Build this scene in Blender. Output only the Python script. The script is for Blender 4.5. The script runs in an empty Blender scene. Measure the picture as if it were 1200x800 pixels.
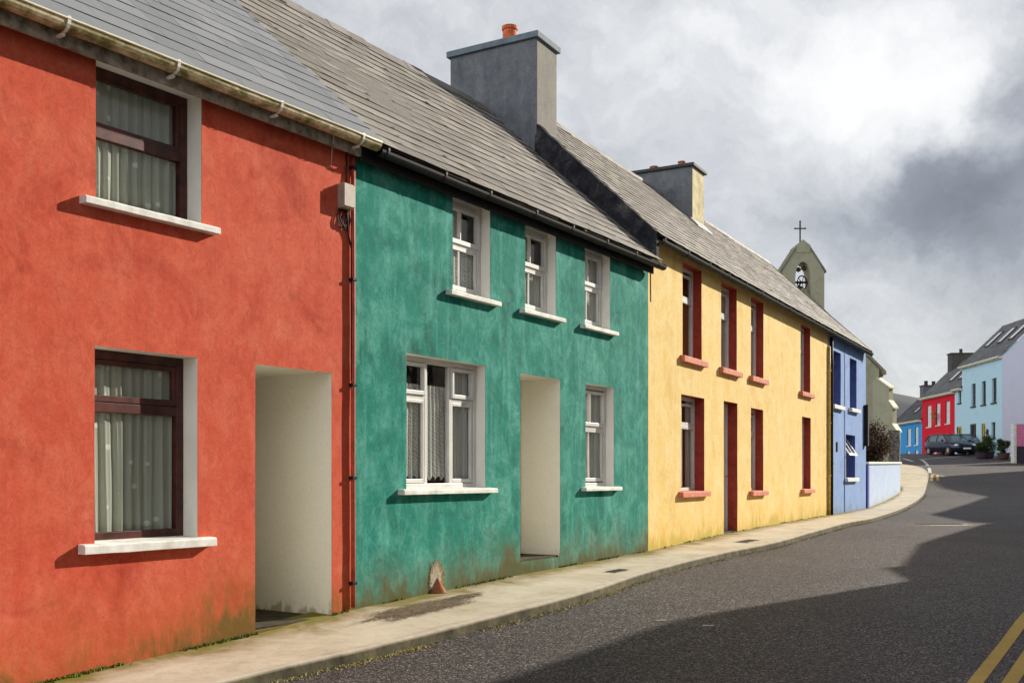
import bpy, math, random
from mathutils import Vector, Matrix, noise
random.seed(7)
R = math.radians
scene = bpy.context.scene
COL = scene.collection
Z0 = 1.85                      # camera height above the street datum
F_ = 1240.0
# ------------------------------------------------------------------ terrain profile (height relative to eye level)
PTS = [(-400,-9),(-60,-4.0),(-20,-2.45),(0,-1.78),(5,-1.57),(7.45,-1.455),(9.1,-1.355),(10.1,-1.275),(12.5,-1.19),(15.8,-1.12),(19,-1.045),(23,-1.0),(26.3,-.98),(30.7,-.95),
       (36,-.86),(40,-.74),(44,-.53),(48,-.24),(52,.12),(58,.56),(62,.82),(66,1.08),(70,1.36),(74,1.57),(80,1.74),(86,1.72),(92,1.3),(98,.6),(112,-1.5),(150,-5),(400,-12),(1e5,-12)]
def g(y):
    for (a,b),(c,d) in zip(PTS,PTS[1:]):
        if y<=c:
            t=(y-a)/(c-a); return b+(d-b)*t
    return -12
def V(x,y,z): return Vector((x,y,z+Z0))
# ------------------------------------------------------------------ node helpers
class NT:
    def __init__(s,name):
        s.m=bpy.data.materials.new(name); s.m.use_nodes=True; s.t=s.m.node_tree
        s.n=s.t.nodes; s.b=s.n['Principled BSDF']; s.out=s.n['Material Output']
    def add(s,t,**k):
        n=s.n.new(t)
        for a,b in k.items(): setattr(n,a,b)
        return n
    def ln(s,a,b): s.t.links.new(a,b)
    def coord(s,kind='Object'):
        return s.add('ShaderNodeTexCoord').outputs[kind]
    def pos(s): return s.add('ShaderNodeNewGeometry').outputs['Position']
    def mapping(s,src,scale=(1,1,1),rot=(0,0,0)):
        m=s.add('ShaderNodeMapping'); s.ln(src,m.inputs[0]); m.inputs['Scale'].default_value=scale; m.inputs['Rotation'].default_value=rot
        return m.outputs[0]
    def noise(s,src,scale,detail=4,rough=.55,dist=0):
        n=s.add('ShaderNodeTexNoise'); s.ln(src,n.inputs['Vector']); n.inputs['Scale'].default_value=scale
        n.inputs['Detail'].default_value=detail; n.inputs['Roughness'].default_value=rough; n.inputs['Distortion'].default_value=dist
        return n.outputs[0]
    def ramp(s,src,stops,interp='LINEAR'):
        r=s.add('ShaderNodeValToRGB'); s.ln(src,r.inputs[0]); cr=r.color_ramp; cr.interpolation=interp
        while len(cr.elements)<len(stops): cr.elements.new(.5)
        for e,(p,c) in zip(cr.elements,stops):
            e.position=p; e.color=(c,c,c,1) if isinstance(c,(int,float)) else (*c,1)
        return r.outputs[0]
    def mix(s,fac,a,b,mode='MIX'):
        m=s.add('ShaderNodeMix',data_type='RGBA',blend_type=mode)
        for sock,v in ((m.inputs[0],fac),(m.inputs[6],a),(m.inputs[7],b)):
            if isinstance(v,(int,float)): sock.default_value=v if sock is m.inputs[0] else (v,v,v,1)
            elif isinstance(v,tuple): sock.default_value=(*v,1)
            else: s.ln(v,sock)
        return m.outputs[2]
    def math(s,op,a,b=0.0,clamp=False):
        m=s.add('ShaderNodeMath',operation=op,use_clamp=clamp)
        for sock,v in ((m.inputs[0],a),(m.inputs[1],b)):
            if isinstance(v,(int,float)): sock.default_value=v
            else: s.ln(v,sock)
        return m.outputs[0]
    def bump(s,h,strength=.3,dist=.01,prev=None):
        b=s.add('ShaderNodeBump'); s.ln(h,b.inputs['Height']); b.inputs['Strength'].default_value=strength; b.inputs['Distance'].default_value=dist
        if prev: s.ln(prev,b.inputs['Normal'])
        return b.outputs[0]
    def attr(s,name): return s.add('ShaderNodeAttribute',attribute_name=name).outputs['Fac']
    def fin(s,col=None,rough=None,normal=None,spec=None,metal=None):
        for k,v in (('Base Color',col),('Roughness',rough),('Normal',normal),('Specular IOR Level',spec),('Metallic',metal)):
            if v is None: continue
            sock=s.b.inputs[k]
            if isinstance(v,(int,float)): sock.default_value=v
            elif isinstance(v,tuple): sock.default_value=(*v,1)
            else: s.ln(v,sock)
        return s.m
def simple(name,col,rough=.5,metal=0,var=.12,scale=6,bump=.1,spec=.4):
    t=NT(name); p=t.pos(); n=t.noise(p,scale,5,.6)
    lo=tuple(c*(1-var*2) for c in col); hi=tuple(min(1,c*(1+var)) for c in col)
    c=t.ramp(n,[(.3,lo),(.68,hi)])
    nb=t.noise(p,scale*12,4,.6)
    return t.fin(c,rough,t.bump(nb,bump,.004),spec,metal)
def plaster(name,base,light,dark,moss=(.10,.085,.02),mosstop=.35,brown=(.16,.08,.03),streak=.5,grime=1.0,patch=1.0):
    t=NT(name); p=t.pos()
    big=t.noise(p,1.45,7,.66,1.0)
    mid=t.noise(t.mapping(p,(1,1,.8)),3.1,8,.70,.5)
    st=t.noise(t.mapping(p,(5,5,.55)),1.6,6,.6,.3)
    fine=t.noise(p,38,5,.7)
    c=t.ramp(big,[(.30,dark),(.48,base),(.62,base),(.80,light)])
    f=t.ramp(mid,[(.46,0.0),(.72,.75*patch)])
    c=t.mix(f,c,light)
    f=t.ramp(mid,[(.27,.6*patch),(.44,0.0)])
    c=t.mix(f,c,dark)
    f=t.ramp(st,[(.50,0.0),(.80,streak)])
    c=t.mix(f,c,light)
    f=t.ramp(st,[(.22,streak*.9),(.42,0.0)])
    c=t.mix(f,c,dark)
    ft=t.noise(t.mapping(p,(1,1,.75)),13,9,.78,.6)
    c=t.mix(t.ramp(ft,[(.30,.45*patch),(.50,0.0)]),c,dark); c=t.mix(t.ramp(ft,[(.52,0.0),(.74,.40*patch)]),c,light)
    vn=t.noise(p,6.5,7,.7,1.6); c=t.mix(t.ramp(vn,[(.470,0.0),(.50,.35*patch),(.53,0.0)]),c,tuple(x*.7 for x in dark))
    f=t.ramp(fine,[(.25,.35),(.48,0.0)])
    c=t.mix(f,c,tuple(x*.55 for x in base))
    # small dark pits
    v=t.add('ShaderNodeTexVoronoi',feature='F1'); t.ln(t.mapping(p,(1,1,1)),v.inputs['Vector']); v.inputs['Scale'].default_value=5.0
    pit=t.ramp(v.outputs['Distance'],[(.02,.5),(.05,0.0)])
    c=t.mix(pit,c,tuple(x*.35 for x in base))
    # rising damp, moss and splash dirt at the foot of the wall
    h=t.attr('h'); patchn=t.noise(p,1.3,5,.6,.5); pn=t.noise(t.mapping(p,(4,4,1.2)),2.4,7,.66,.4)
    hh=t.math('ADD',h,t.math('MULTIPLY',t.math('SUBTRACT',pn,.5),-.75))
    hh=t.math('ADD',hh,t.math('MULTIPLY',t.math('SUBTRACT',patchn,.5),-.9)); hh=t.math('SUBTRACT',hh,t.attr('damp'))
    f2=t.ramp(t.math('DIVIDE',hh,mosstop*2.4),[(0.0,.8*grime),(.5,.28*grime),(1.0,0.0)])
    c=t.mix(f2,c,brown)
    f1=t.ramp(t.math('DIVIDE',hh,mosstop*.75),[(.0,.8*grime),(.45,.35*grime),(1,0.0)])
    c=t.mix(f1,c,moss)
    nb=t.noise(p,14,7,.65,.3); nb2=t.noise(p,3.2,5,.6)
    b=t.bump(nb2,.40,.022); b=t.bump(nb,.22,.006,b); b=t.bump(t.noise(p,120,3,.6),.22,.0015,b)
    return t.fin(c,.88,b,.25)
M={}
M['red']=plaster('red_render',(.56,.090,.045),(.64,.175,.10),(.38,.038,.018),moss=(.10,.08,.012),brown=(.34,.10,.018),mosstop=.30,streak=.3,patch=.85)
M['green']=plaster('green_render',(.004,.20,.150),(.14,.44,.37),(.001,.10,.075),moss=(.075,.075,.018),brown=(.12,.085,.025),mosstop=.26,streak=.6)
M['yellow']=plaster('yellow_render',(.76,.55,.20),(.85,.71,.42),(.66,.43,.12),moss=(.42,.34,.04),brown=(.60,.38,.08),mosstop=.26,streak=.5,grime=.8,patch=.8)
M['blue']=plaster('blue_render',(.20,.32,.60),(.36,.48,.70),(.15,.25,.50),moss=(.10,.14,.2),brown=(.18,.22,.32),mosstop=.2,streak=.4,grime=.4,patch=.5)
M['cream_lining']=plaster('cream_lining_paint',(.80,.77,.66),(.84,.82,.74),(.76,.73,.62),moss=(.10,.08,.03),brown=(.5,.45,.33),mosstop=.045,streak=.15,grime=.5,patch=.18)
M['reveal_white']=simple('white_reveal_paint',(.80,.78,.72),.7,var=.05,scale=2.5,bump=.3)
M['white_paint']=simple('white_masonry_paint',(.72,.71,.67),.7,var=.14,scale=7,bump=.5)
M['white_pvc']=simple('white_window_plastic',(.66,.655,.63),.35,var=.08,scale=3,bump=.02)
M['mahogany']=simple('dark_red_stained_wood',(.075,.018,.014),.38,var=.35,scale=9,bump=.12)
M['redtrim']=simple('dark_red_paint',(.33,.038,.020),.6,var=.18,scale=9,bump=.2)
M['pinksill']=simple('faded_pink_sill_paint',(.60,.19,.115),.75,var=.18,scale=10,bump=.4)
M['navy']=simple('navy_paint',(.055,.09,.32),.6,var=.15,scale=7)
M['deepblue']=simple('deep_blue_paint',(.012,.035,.30),.6,var=.12,scale=5)
M['black']=simple('black_plastic',(.010,.010,.010),.6,var=.3,scale=9,spec=.2)
M['darkmetal']=simple('dark_iron',(.03,.028,.028),.55,metal=.3,var=.3,scale=12)
M['terracotta']=simple('terracotta',(.42,.13,.06),.8,var=.25,scale=14,bump=.5)
M['orangepot']=simple('orange_clay',(.62,.13,.035),.75,var=.2,scale=14,bump=.4)
M['greybox']=simple('grey_plastic_box',(.34,.29,.23),.55,var=.12,scale=10)
M['redpipe']=simple('red_painted_conduit',(.42,.06,.035),.5,var=.2,scale=10)
M['yellowpipe']=simple('yellow_painted_pipe',(.62,.42,.08),.5,var=.2,scale=10)
M['fascia']=simple('weathered_fascia',(.30,.27,.22),.8,var=.35,scale=12,bump=.3)
M['lead']=simple('lead_flashing',(.42,.42,.42),.5,var=.2,scale=8,bump=.3)
M['stonepier']=simple('rough_stone',(.16,.14,.12),.9,var=.35,scale=7,bump=.9)
M['chapel']=plaster('chapel_render',(.40,.38,.26),(.45,.43,.31),(.30,.28,.18),moss=(.2,.2,.1),brown=(.3,.28,.2),grime=.3,streak=.5,patch=.5)
M['creamtrim']=simple('cream_stone_coping',(.72,.68,.50),.8,var=.12)
M['bronze']=simple('bell_bronze',(.16,.09,.03),.45,metal=.6,var=.3,scale=6)
M['skyblue']=plaster('bright_blue_render',(.05,.32,.66),(.08,.38,.70),(.03,.25,.56),grime=.1,patch=.3,streak=.1)
M['scarlet']=plaster('scarlet_render',(.70,.012,.03),(.72,.03,.045),(.60,.01,.022),grime=.1,patch=.3,streak=.1)
M['paleblue']=plaster('pale_blue_render',(.48,.70,.77),(.54,.74,.80),(.42,.63,.71),moss=(.3,.4,.4),brown=(.35,.45,.5),grime=.2,patch=.4,streak=.3)
M['lavender']=plaster('lavender_render',(.68,.72,.84),(.71,.75,.86),(.63,.67,.79),moss=(.3,.3,.4),brown=(.35,.35,.45),grime=.2,patch=.3,streak=.2)
M['pink']=simple('pink_render',(.70,.20,.36),.8,var=.1)
M['darkplinth']=simple('dark_plinth',(.05,.03,.05),.8)
M['palewall']=plaster('pale_blue_white_render',(.42,.52,.70),(.56,.63,.76),(.30,.42,.64),moss=(.3,.36,.45),brown=(.4,.42,.45),grime=.5,patch=.8,streak=.3,mosstop=.2)
M['oppwall']=simple('cream_house_render',(.50,.47,.40),.9,var=.1,scale=2)
M['oppwall2']=simple('grey_house_render',(.36,.36,.36),.9,var=.1,scale=2)
M['concrete_cap']=simple('grey_cement_cap',(.15,.19,.22),.8,var=.15,scale=5,bump=.4)
M['darkcap']=simple('dark_slate_cap',(.05,.05,.055),.75,var=.2,scale=5,bump=.4)
M['chimney_cement']=plaster('grey_cement_render',(.135,.145,.16),(.23,.23,.225),(.085,.095,.11),grime=0,patch=.9,streak=.5)
M['chimney_lit']=plaster('sunlit_grey_render',(.22,.21,.19),(.29,.28,.25),(.15,.145,.135),grime=0,patch=.9,streak=.5)  # lighter copy of the grey cement, sunlight painted into the street face
M['chimney_dark']=plaster('old_dark_render',(.09,.08,.07),(.13,.12,.10),(.05,.045,.04),grime=0,patch=.8,streak=.5)
M['chimney_cream']=simple('cream_chimney_render',(.50,.43,.24),.85,var=.2,scale=5,bump=.4)
M['yellowdoor']=simple('yellow_paint',(.80,.45,.03),.5)
M['browndoor']=simple('brown_paint',(.07,.045,.035),.6)
M['carpaint']=simple('dark_blue_car_paint',(.018,.024,.05),.2,metal=.4,var=.05,bump=0,spec=.6)
M['carglass']=simple('car_glass',(.10,.13,.14),.05,var=0,bump=0,spec=.9)
M['chrome']=simple('bright_metal',(.6,.6,.6),.25,metal=.9,var=0,bump=0)
M['lamp']=simple('headlamp_lens',(.75,.78,.8),.1,var=0,bump=0)
M['rubber']=simple('tyre_rubber',(.02,.02,.02),.8,var=.1,bump=0)
M['plate']=simple('white_plate',(.75,.75,.72),.4,var=0,bump=0)
M['darkfloor']=simple('dark_brown_floor',(.055,.042,.02),.9,var=.4,scale=9,bump=.6)
M['soil']=simple('garden_soil',(.05,.04,.025),.95,var=.4,scale=4,bump=.8)
M['woodstem']=simple('shrub_stem',(.07,.045,.03),.9)

def gutter_mat():
    t=NT('mossy_white_gutter'); p=t.pos(); n=t.noise(t.mapping(p,(2.2,2.2,5)),2.6,7,.7,.3)
    c=t.ramp(n,[(.40,(.13,.12,.03)),(.50,(.34,.29,.15)),(.62,(.60,.50,.34))])
    return t.fin(c,.6,t.bump(n,.3,.004),.3)
M['gutter_moss']=gutter_mat()
def slate_mat(name,lo,hi,stain,moss,stain_amt=.6):
    t=NT(name); p=t.pos(); a=t.attr('tint')
    c=t.ramp(a,[(0,lo),(1,hi)])
    n=t.noise(p,2.2,7,.68,.6); f=t.ramp(n,[(.50,0.0),(.68,stain_amt)])
    c=t.mix(f,c,stain)
    n2=t.noise(p,26,6,.7); f=t.ramp(n2,[(.56,0.0),(.74,.55)])
    c=t.mix(f,c,moss)
    f=t.ramp(n2,[(.28,.4),(.42,0.0)]); c=t.mix(f,c,tuple(x*.45 for x in lo))
    return t.fin(c,t.ramp(n,[(.3,.5),(.7,.8)]),t.bump(t.noise(p,45,6,.7),.5,.004),.4)
M['slate_blue']=slate_mat('blue_grey_slate',(.175,.185,.205),(.24,.25,.27),(.17,.17,.17),(.30,.30,.29),.25)
M['slate_old']=slate_mat('weathered_slate',(.17,.155,.138),(.30,.277,.248),(.115,.08,.055),(.38,.365,.33),.6)
M['slate_pale']=slate_mat('pale_weathered_slate',(.21,.19,.165),(.34,.31,.27),(.13,.09,.06),(.42,.40,.34),.55)
M['slate_far']=slate_mat('dark_slate',(.05,.05,.055),(.09,.09,.095),(.05,.05,.045),(.12,.12,.11),.4)
M['slate_far2']=slate_mat('grey_slate',(.11,.11,.11),(.17,.17,.17),(.10,.10,.09),(.18,.18,.17),.4)
def gable_mat():
    t=NT('black_mossy_stone_hole_shade'); p=t.pos(); n=t.noise(p,5,8,.7,.5)
    c=t.ramp(n,[(.32,(.010,.010,.014)),(.52,(.03,.03,.036)),(.66,(.085,.08,.075)),(.8,(.18,.16,.13))])
    return t.fin(c,.9,t.bump(n,1,.05),.2)
M['gable_stone_hole_shade']=gable_mat()
def glass_mat():
    t=NT('window_glass'); t.n.remove(t.b)
    tr=t.add('ShaderNodeBsdfTransparent'); tr.inputs[0].default_value=(.93,.95,.94,1)
    gl=t.add('ShaderNodeBsdfGlossy'); gl.inputs['Roughness'].default_value=.015
    fc=t.add('ShaderNodeLayerWeight').outputs['Facing']; fr=t.math('MULTIPLY_ADD',t.math('POWER',fc,4.0),.9); fr.node.inputs[2].default_value=.06
    nb=t.bump(t.noise(t.pos(),2.2,2,.5),.35,.01); t.ln(nb,gl.inputs['Normal'])
    mx=t.add('ShaderNodeMixShader'); t.ln(fr,mx.inputs[0]); t.ln(tr.outputs[0],mx.inputs[1]); t.ln(gl.outputs[0],mx.inputs[2])
    t.ln(mx.outputs[0],t.out.inputs[0]); return t.m
M['glass']=glass_mat()
def dark_glass():
    return simple('dark_window_glass',(.03,.035,.04),.06,var=0,bump=.02,spec=.6)
M['farglass']=dark_glass()
def curtain_mat(name,col,alpha,dots=0,zig=0):
    t=NT(name); t.n.remove(t.b); uv=t.coord('UV')
    df=t.add('ShaderNodeBsdfDiffuse'); df.inputs[0].default_value=(*col,1)
    tl=t.add('ShaderNodeBsdfTranslucent'); tl.inputs[0].default_value=(*col,1)
    tr=t.add('ShaderNodeBsdfTransparent')
    a=t.add('ShaderNodeAddShader')
    m0=t.add('ShaderNodeMixShader'); m0.inputs[0].default_value=.35; t.ln(df.outputs[0],m0.inputs[1]); t.ln(tl.outputs[0],m0.inputs[2])
    fac=None
    if dots:
        v=t.add('ShaderNodeTexVoronoi',feature='F1'); v.inputs['Randomness'].default_value=.55
        n=t.noise(uv,60,2,.5); mv=t.add('ShaderNodeVectorMath',operation='ADD'); t.ln(uv,mv.inputs[0])
        sc=t.add('ShaderNodeVectorMath',operation='SCALE'); t.ln(t.add('ShaderNodeTexNoise').outputs[1],sc.inputs[0]); sc.inputs['Scale'].default_value=.0
        t.ln(sc.outputs[0],mv.inputs[1]); t.ln(mv.outputs[0],v.inputs['Vector']); v.inputs['Scale'].default_value=dots
        r=t.ramp(v.outputs['Distance'],[(.14,1.0),(.23,0.0)]); cc=t.mix(r,tuple(x*.80 for x in col),(.98,.99,.95)); t.ln(cc,df.inputs[0]); t.ln(cc,tl.inputs[0])
        fac=t.math('MULTIPLY_ADD',r,.5); fac.node.inputs[2].default_value=alpha
    elif zig:
        w=t.add('ShaderNodeTexWave',wave_type='BANDS',bands_direction='DIAGONAL'); t.ln(uv,w.inputs['Vector']); w.inputs['Scale'].default_value=zig; w.inputs['Distortion'].default_value=6; w.inputs['Detail'].default_value=1
        r=t.ramp(w.outputs['Fac'],[(.4,0.0),(.6,1.0)])
        fac=t.math('MULTIPLY_ADD',r,.35); fac.node.inputs[2].default_value=alpha
    mx=t.add('ShaderNodeMixShader')
    if fac is None: mx.inputs[0].default_value=alpha
    else: t.ln(fac,mx.inputs[0])
    t.ln(tr.outputs[0],mx.inputs[1]); t.ln(m0.outputs[0],mx.inputs[2]); t.ln(mx.outputs[0],t.out.inputs[0])
    return t.m
M['net_dots']=curtain_mat('spotted_net_curtain',(.84,.88,.76),.88,dots=8.5)
M['net_lace']=curtain_mat('lace_net_curtain',(.84,.84,.80),.74,zig=14)
M['net_plain']=curtain_mat('plain_net_curtain',(.84,.84,.79),.88)
M['blind']=curtain_mat('white_blind',(.72,.72,.70),.92)
M['brownblind']=curtain_mat('brown_blind',(.34,.17,.05),.97)
M['interior']=simple('room_dark',(.05,.045,.04),.9)
def asphalt():
    t=NT('asphalt'); p=t.pos()
    v=t.add('ShaderNodeTexVoronoi',feature='F1'); t.ln(p,v.inputs['Vector']); v.inputs['Scale'].default_value=84
    cell=t.add('ShaderNodeSeparateColor'); t.ln(v.outputs['Color'],cell.inputs[0])
    c=t.ramp(cell.outputs[0],[(0,(.010,.009,.010)),(.36,(.036,.029,.030)),(.66,(.090,.073,.070)),(.86,(.20,.168,.155)),(1,(.46,.39,.35))])
    big=t.noise(p,.45,6,.6,.5); c=t.mix(t.ramp(big,[(.35,.35),(.65,0.0)]),c,(.022,.019,.021))
    tr=t.noise(t.mapping(p,(1.2,.25,1),(0,0,R(34))),1.0,5,.6); c=t.mix(t.ramp(tr,[(.5,0.0),(.72,.35)]),c,(.058,.050,.049))
    sm=t.noise(t.mapping(p,(1,1,1)),.9,3,.5,1.2); c=t.mix(t.ramp(sm,[(.492,0.0),(.498,.5),(.504,0.0)]),c,(.012,.011,.012))
    pt=t.add('ShaderNodeTexVoronoi',feature='F1'); t.ln(t.mapping(p,(.16,.45,1),(0,0,R(-31))),pt.inputs['Vector']); pt.inputs['Scale'].default_value=.8
    pc=t.add('ShaderNodeSeparateColor'); t.ln(pt.outputs['Color'],pc.inputs[0]); c=t.mix(t.ramp(pc.outputs[0],[(0,.25),(.3,0.0)]),c,(.03,.026,.028))
    dst=t.math('SUBTRACT',1.0,v.outputs['Distance'])
    b=t.bump(dst,.9,.006); b=t.bump(t.noise(p,7,5,.6),.35,.012,b)
    return t.fin(c,t.ramp(cell.outputs[1],[(0,.50),(1,.80)]),b,.30)
M['asphalt']=asphalt()
def concrete():
    t=NT('pavement_concrete'); p=t.pos()
    n=t.noise(p,1.4,7,.65,.4); n2=t.noise(p,9,6,.7)
    c=t.ramp(n,[(.3,(.42,.35,.25)),(.5,(.55,.48,.37)),(.7,(.62,.56,.45))])
    c=t.mix(t.ramp(n2,[(.3,.35),(.5,0.0)]),c,(.30,.24,.16))
    e=t.attr('edge')   # distance from the wall foot
    pn=t.noise(p,2.2,6,.65,.6)
    ee=t.math('ADD',e,t.math('MULTIPLY',t.math('SUBTRACT',pn,.5),-1.1))
    c=t.mix(t.ramp(ee,[(.08,.95),(.55,0.0)]),c,(.25,.175,.07))
    c=t.mix(t.ramp(t.math('ADD',ee,t.math('MULTIPLY',n,.5)),[(.24,.9),(.50,0.0)]),c,(.17,.16,.02))
    b=t.bump(n2,.4,.008); b=t.bump(t.noise(p,90,4,.7),.5,.003,b)
    return t.fin(c,.85,b,.25)
M['concrete']=concrete()
def kerbm():
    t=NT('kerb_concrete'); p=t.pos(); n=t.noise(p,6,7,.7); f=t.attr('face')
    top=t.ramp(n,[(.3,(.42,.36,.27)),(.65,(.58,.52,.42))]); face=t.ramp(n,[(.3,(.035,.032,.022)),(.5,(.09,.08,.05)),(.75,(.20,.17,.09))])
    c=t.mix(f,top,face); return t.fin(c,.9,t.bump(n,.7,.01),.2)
M['kerb']=kerbm()
def paint(name,col,wear=.35):
    t=NT(name); p=t.pos(); n=t.noise(p,24,7,.75); n2=t.noise(p,2,5,.6)
    f=t.ramp(n,[(wear-.08,1.0),(wear+.06,0.0)]); c=t.mix(f,t.ramp(n2,[(.3,tuple(x*.75 for x in col)),(.7,col)]),(.08,.07,.065))
    return t.fin(c,.7,t.bump(t.noise(p,60,4,.6),.5,.004),.3)
M['yline']=paint('yellow_road_paint',(.66,.43,.10),.36); M['wline']=paint('white_road_paint',(.70,.68,.64),.38)
def hillm():
    t=NT('hill_moor'); p=t.pos(); n=t.noise(p,.012,8,.62,.3)
    return t.fin(t.ramp(n,[(.35,(.085,.092,.105)),(.65,(.125,.125,.135))]),.95,None,.1)
M['hill']=hillm()
M['field']=simple('field_grass',(.06,.08,.03),.95,var=.3,scale=.3)
def leafm(name,a,b):
    t=NT(name); c=t.ramp(t.attr('tint'),[(0,a),(1,b)]); return t.fin(c,.85,None,.08)
M['leaf_red']=leafm('reddish_shrub_leaves',(.022,.014,.009),(.12,.06,.035))
M['leaf_green']=leafm('green_leaves',(.015,.03,.01),(.06,.10,.03))
M['grass']=leafm('grass_blades',(.05,.08,.01),(.14,.17,.03))
M['moss']=leafm('kerb_moss_grit',(.10,.08,.03),(.42,.36,.17))
def fade(name,c1,c2,scale=16,lo=.35):
    t=NT(name); p=t.pos(); n=t.noise(p,scale,6,.7); e=t.attr('edge')
    t.b.inputs['Roughness'].default_value=.95; t.ln(t.ramp(n,[(.35,c1),(.65,c2)]),t.b.inputs['Base Color'])
    t.ln(t.bump(n,.8,.012),t.b.inputs['Normal']); t.b.inputs['Specular IOR Level'].default_value=.2
    tr=t.add('ShaderNodeBsdfTransparent'); mx=t.add('ShaderNodeMixShader')
    f=t.ramp(t.math('ADD',e,t.math('MULTIPLY',t.math('SUBTRACT',t.noise(p,scale*1.6,7,.75),.5),1.7)),[(lo,1.0),(lo+.25,0.0)])
    t.ln(mx.outputs[0],t.out.inputs[0]); t.ln(f,mx.inputs[0]); t.ln(tr.outputs[0],mx.inputs[1]); t.ln(t.b.outputs[0],mx.inputs[2])
    return t.m
M['cement']=fade('bare_cement',(.30,.25,.18),(.44,.38,.30),24,.62)
M['stain']=fade('damp_stain',(.20,.14,.05),(.28,.19,.07),14,.55)
M['brokenpatch']=fade('broken_concrete',(.06,.04,.025),(.22,.16,.10),20,.45)
M['mortar']=fade('pale_mortar',(.30,.27,.24),(.48,.44,.40),9,.5)
def roughpatch():
    t=NT('broken_concrete_patch'); p=t.pos(); n=t.noise(p,16,6,.7)
    return t.fin(t.ramp(n,[(.35,(.07,.05,.03)),(.55,(.17,.125,.08)),(.75,(.34,.28,.2))]),.95,t.bump(n,1,.02),.2)
M['patch']=roughpatch()
# ------------------------------------------------------------------ mesh builder
class MB:
    def __init__(s): s.v=[];s.f=[];s.uv=[];s.a={};s.mi=[]
    def vert(s,p,**at):
        s.v.append(Vector(p)); i=len(s.v)-1
        for k,x in at.items(): s.a.setdefault(k,{})[i]=x
        return i
    def face(s,idx,mi=0): s.f.append(tuple(idx)); s.mi.append(mi)
    def poly(s,pts,mi=0,**at): s.face([s.vert(p,**at) for p in pts],mi)
    def hexa(s,c,mi=0,**at):   # 8 corners: bottom 4 then top 4
        i=[s.vert(p,**at) for p in c]
        for q in ((3,2,1,0),(4,5,6,7),(0,1,5,4),(1,2,6,5),(2,3,7,6),(3,0,4,7)): s.face([i[k] for k in q],mi)
    def fbox(s,F,s0,s1,o0,o1,z0,z1,mi=0,**at):
        s.hexa([F.w(s0,o0,z0),F.w(s1,o0,z0),F.w(s1,o1,z0),F.w(s0,o1,z0),F.w(s0,o0,z1),F.w(s1,o0,z1),F.w(s1,o1,z1),F.w(s0,o1,z1)],mi,**at)
    def tube(s,path,r,n=8,cap=True,mi=0,r2=None):
        path=[Vector(p) for p in path]; rings=[]
        for i,p in enumerate(path):
            t=(path[min(i+1,len(path)-1)]-path[max(i-1,0)]).normalized()
            up=Vector((0,0,1)) if abs(t.z)<.9 else Vector((1,0,0))
            a=t.cross(up).normalized(); b=t.cross(a)
            rr=r if r2 is None else r+(r2-r)*i/(len(path)-1)
            rings.append([s.vert(p+a*rr*math.cos(2*math.pi*k/n)+b*rr*math.sin(2*math.pi*k/n)) for k in range(n)])
        for A,B in zip(rings,rings[1:]):
            for k in range(n): s.face((A[k],A[(k+1)%n],B[(k+1)%n],B[k]),mi)
        if cap: s.face(rings[0][::-1],mi); s.face(rings[-1],mi)
    def lathe(s,c,prof,n=20,mi=0):
        rings=[[s.vert(c+Vector((r*math.cos(2*math.pi*k/n),r*math.sin(2*math.pi*k/n),z))) for k in range(n)] for r,z in prof]
        for A,B in zip(rings,rings[1:]):
            for k in range(n): s.face((A[k],A[(k+1)%n],B[(k+1)%n],B[k]),mi)
    def extr(s,poly,off,mi=0):   # poly: list of Vector, off: Vector
        a=[s.vert(p) for p in poly]; b=[s.vert(p+off) for p in poly]; n=len(poly)
        s.face(a[::-1],mi); s.face(b,mi)
        for k in range(n): s.face((a[k],a[(k+1)%n],b[(k+1)%n],b[k]),mi)
    def build(s,name,mats,parent=None,org=None,bevel=0,smooth=False,normals=True):
        if parent is not None and org is None: org=Vector(parent['_o'])
        if org is None: org=Vector((0,0,0))
        me=bpy.data.meshes.new(name); me.from_pydata([v-org for v in s.v],[],s.f)
        for k,d in s.a.items():
            at=me.attributes.new(k,'FLOAT','POINT')
            at.data.foreach_set('value',[float(d.get(i,0)) for i in range(len(s.v))])
        if not isinstance(mats,(list,tuple)): mats=[mats]
        for m in mats: me.materials.append(M[m] if isinstance(m,str) else m)
        me.polygons.foreach_set('material_index',s.mi)
        if s.uv:
            ul=me.uv_layers.new(name='UVMap')
            for l in me.loops: ul.data[l.index].uv=s.uv[l.vertex_index]
        me.update()
        if normals:
            import bmesh
            bm=bmesh.new(); bm.from_mesh(me); bmesh.ops.recalc_face_normals(bm,faces=bm.faces); bm.to_mesh(me); bm.free()
        if smooth: me.polygons.foreach_set('use_smooth',[True]*len(me.polygons))
        o=bpy.data.objects.new(name,me); COL.objects.link(o)
        if parent is not None: o.parent=parent; o['_o']=tuple(org)
        else: o.location=org; o['_o']=tuple(org)
        if bevel:
            b=o.modifiers.new('Bevel','BEVEL'); b.width=bevel; b.segments=2; b.limit_method='ANGLE'; b.angle_limit=R(40)
        return o
def tag(o,label=None,cat=None,group=None,kind=None):
    if label: o['label']=label
    if cat: o['category']=cat
    if group: o['group']=group
    if kind: o['kind']=kind
    return o
def thing(name,label,cat,loc,group=None):
    o=bpy.data.objects.new(name,None); COL.objects.link(o); o.location=loc; o['_o']=tuple(loc); o.empty_display_size=.2
    return tag(o,label,cat,group)
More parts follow.
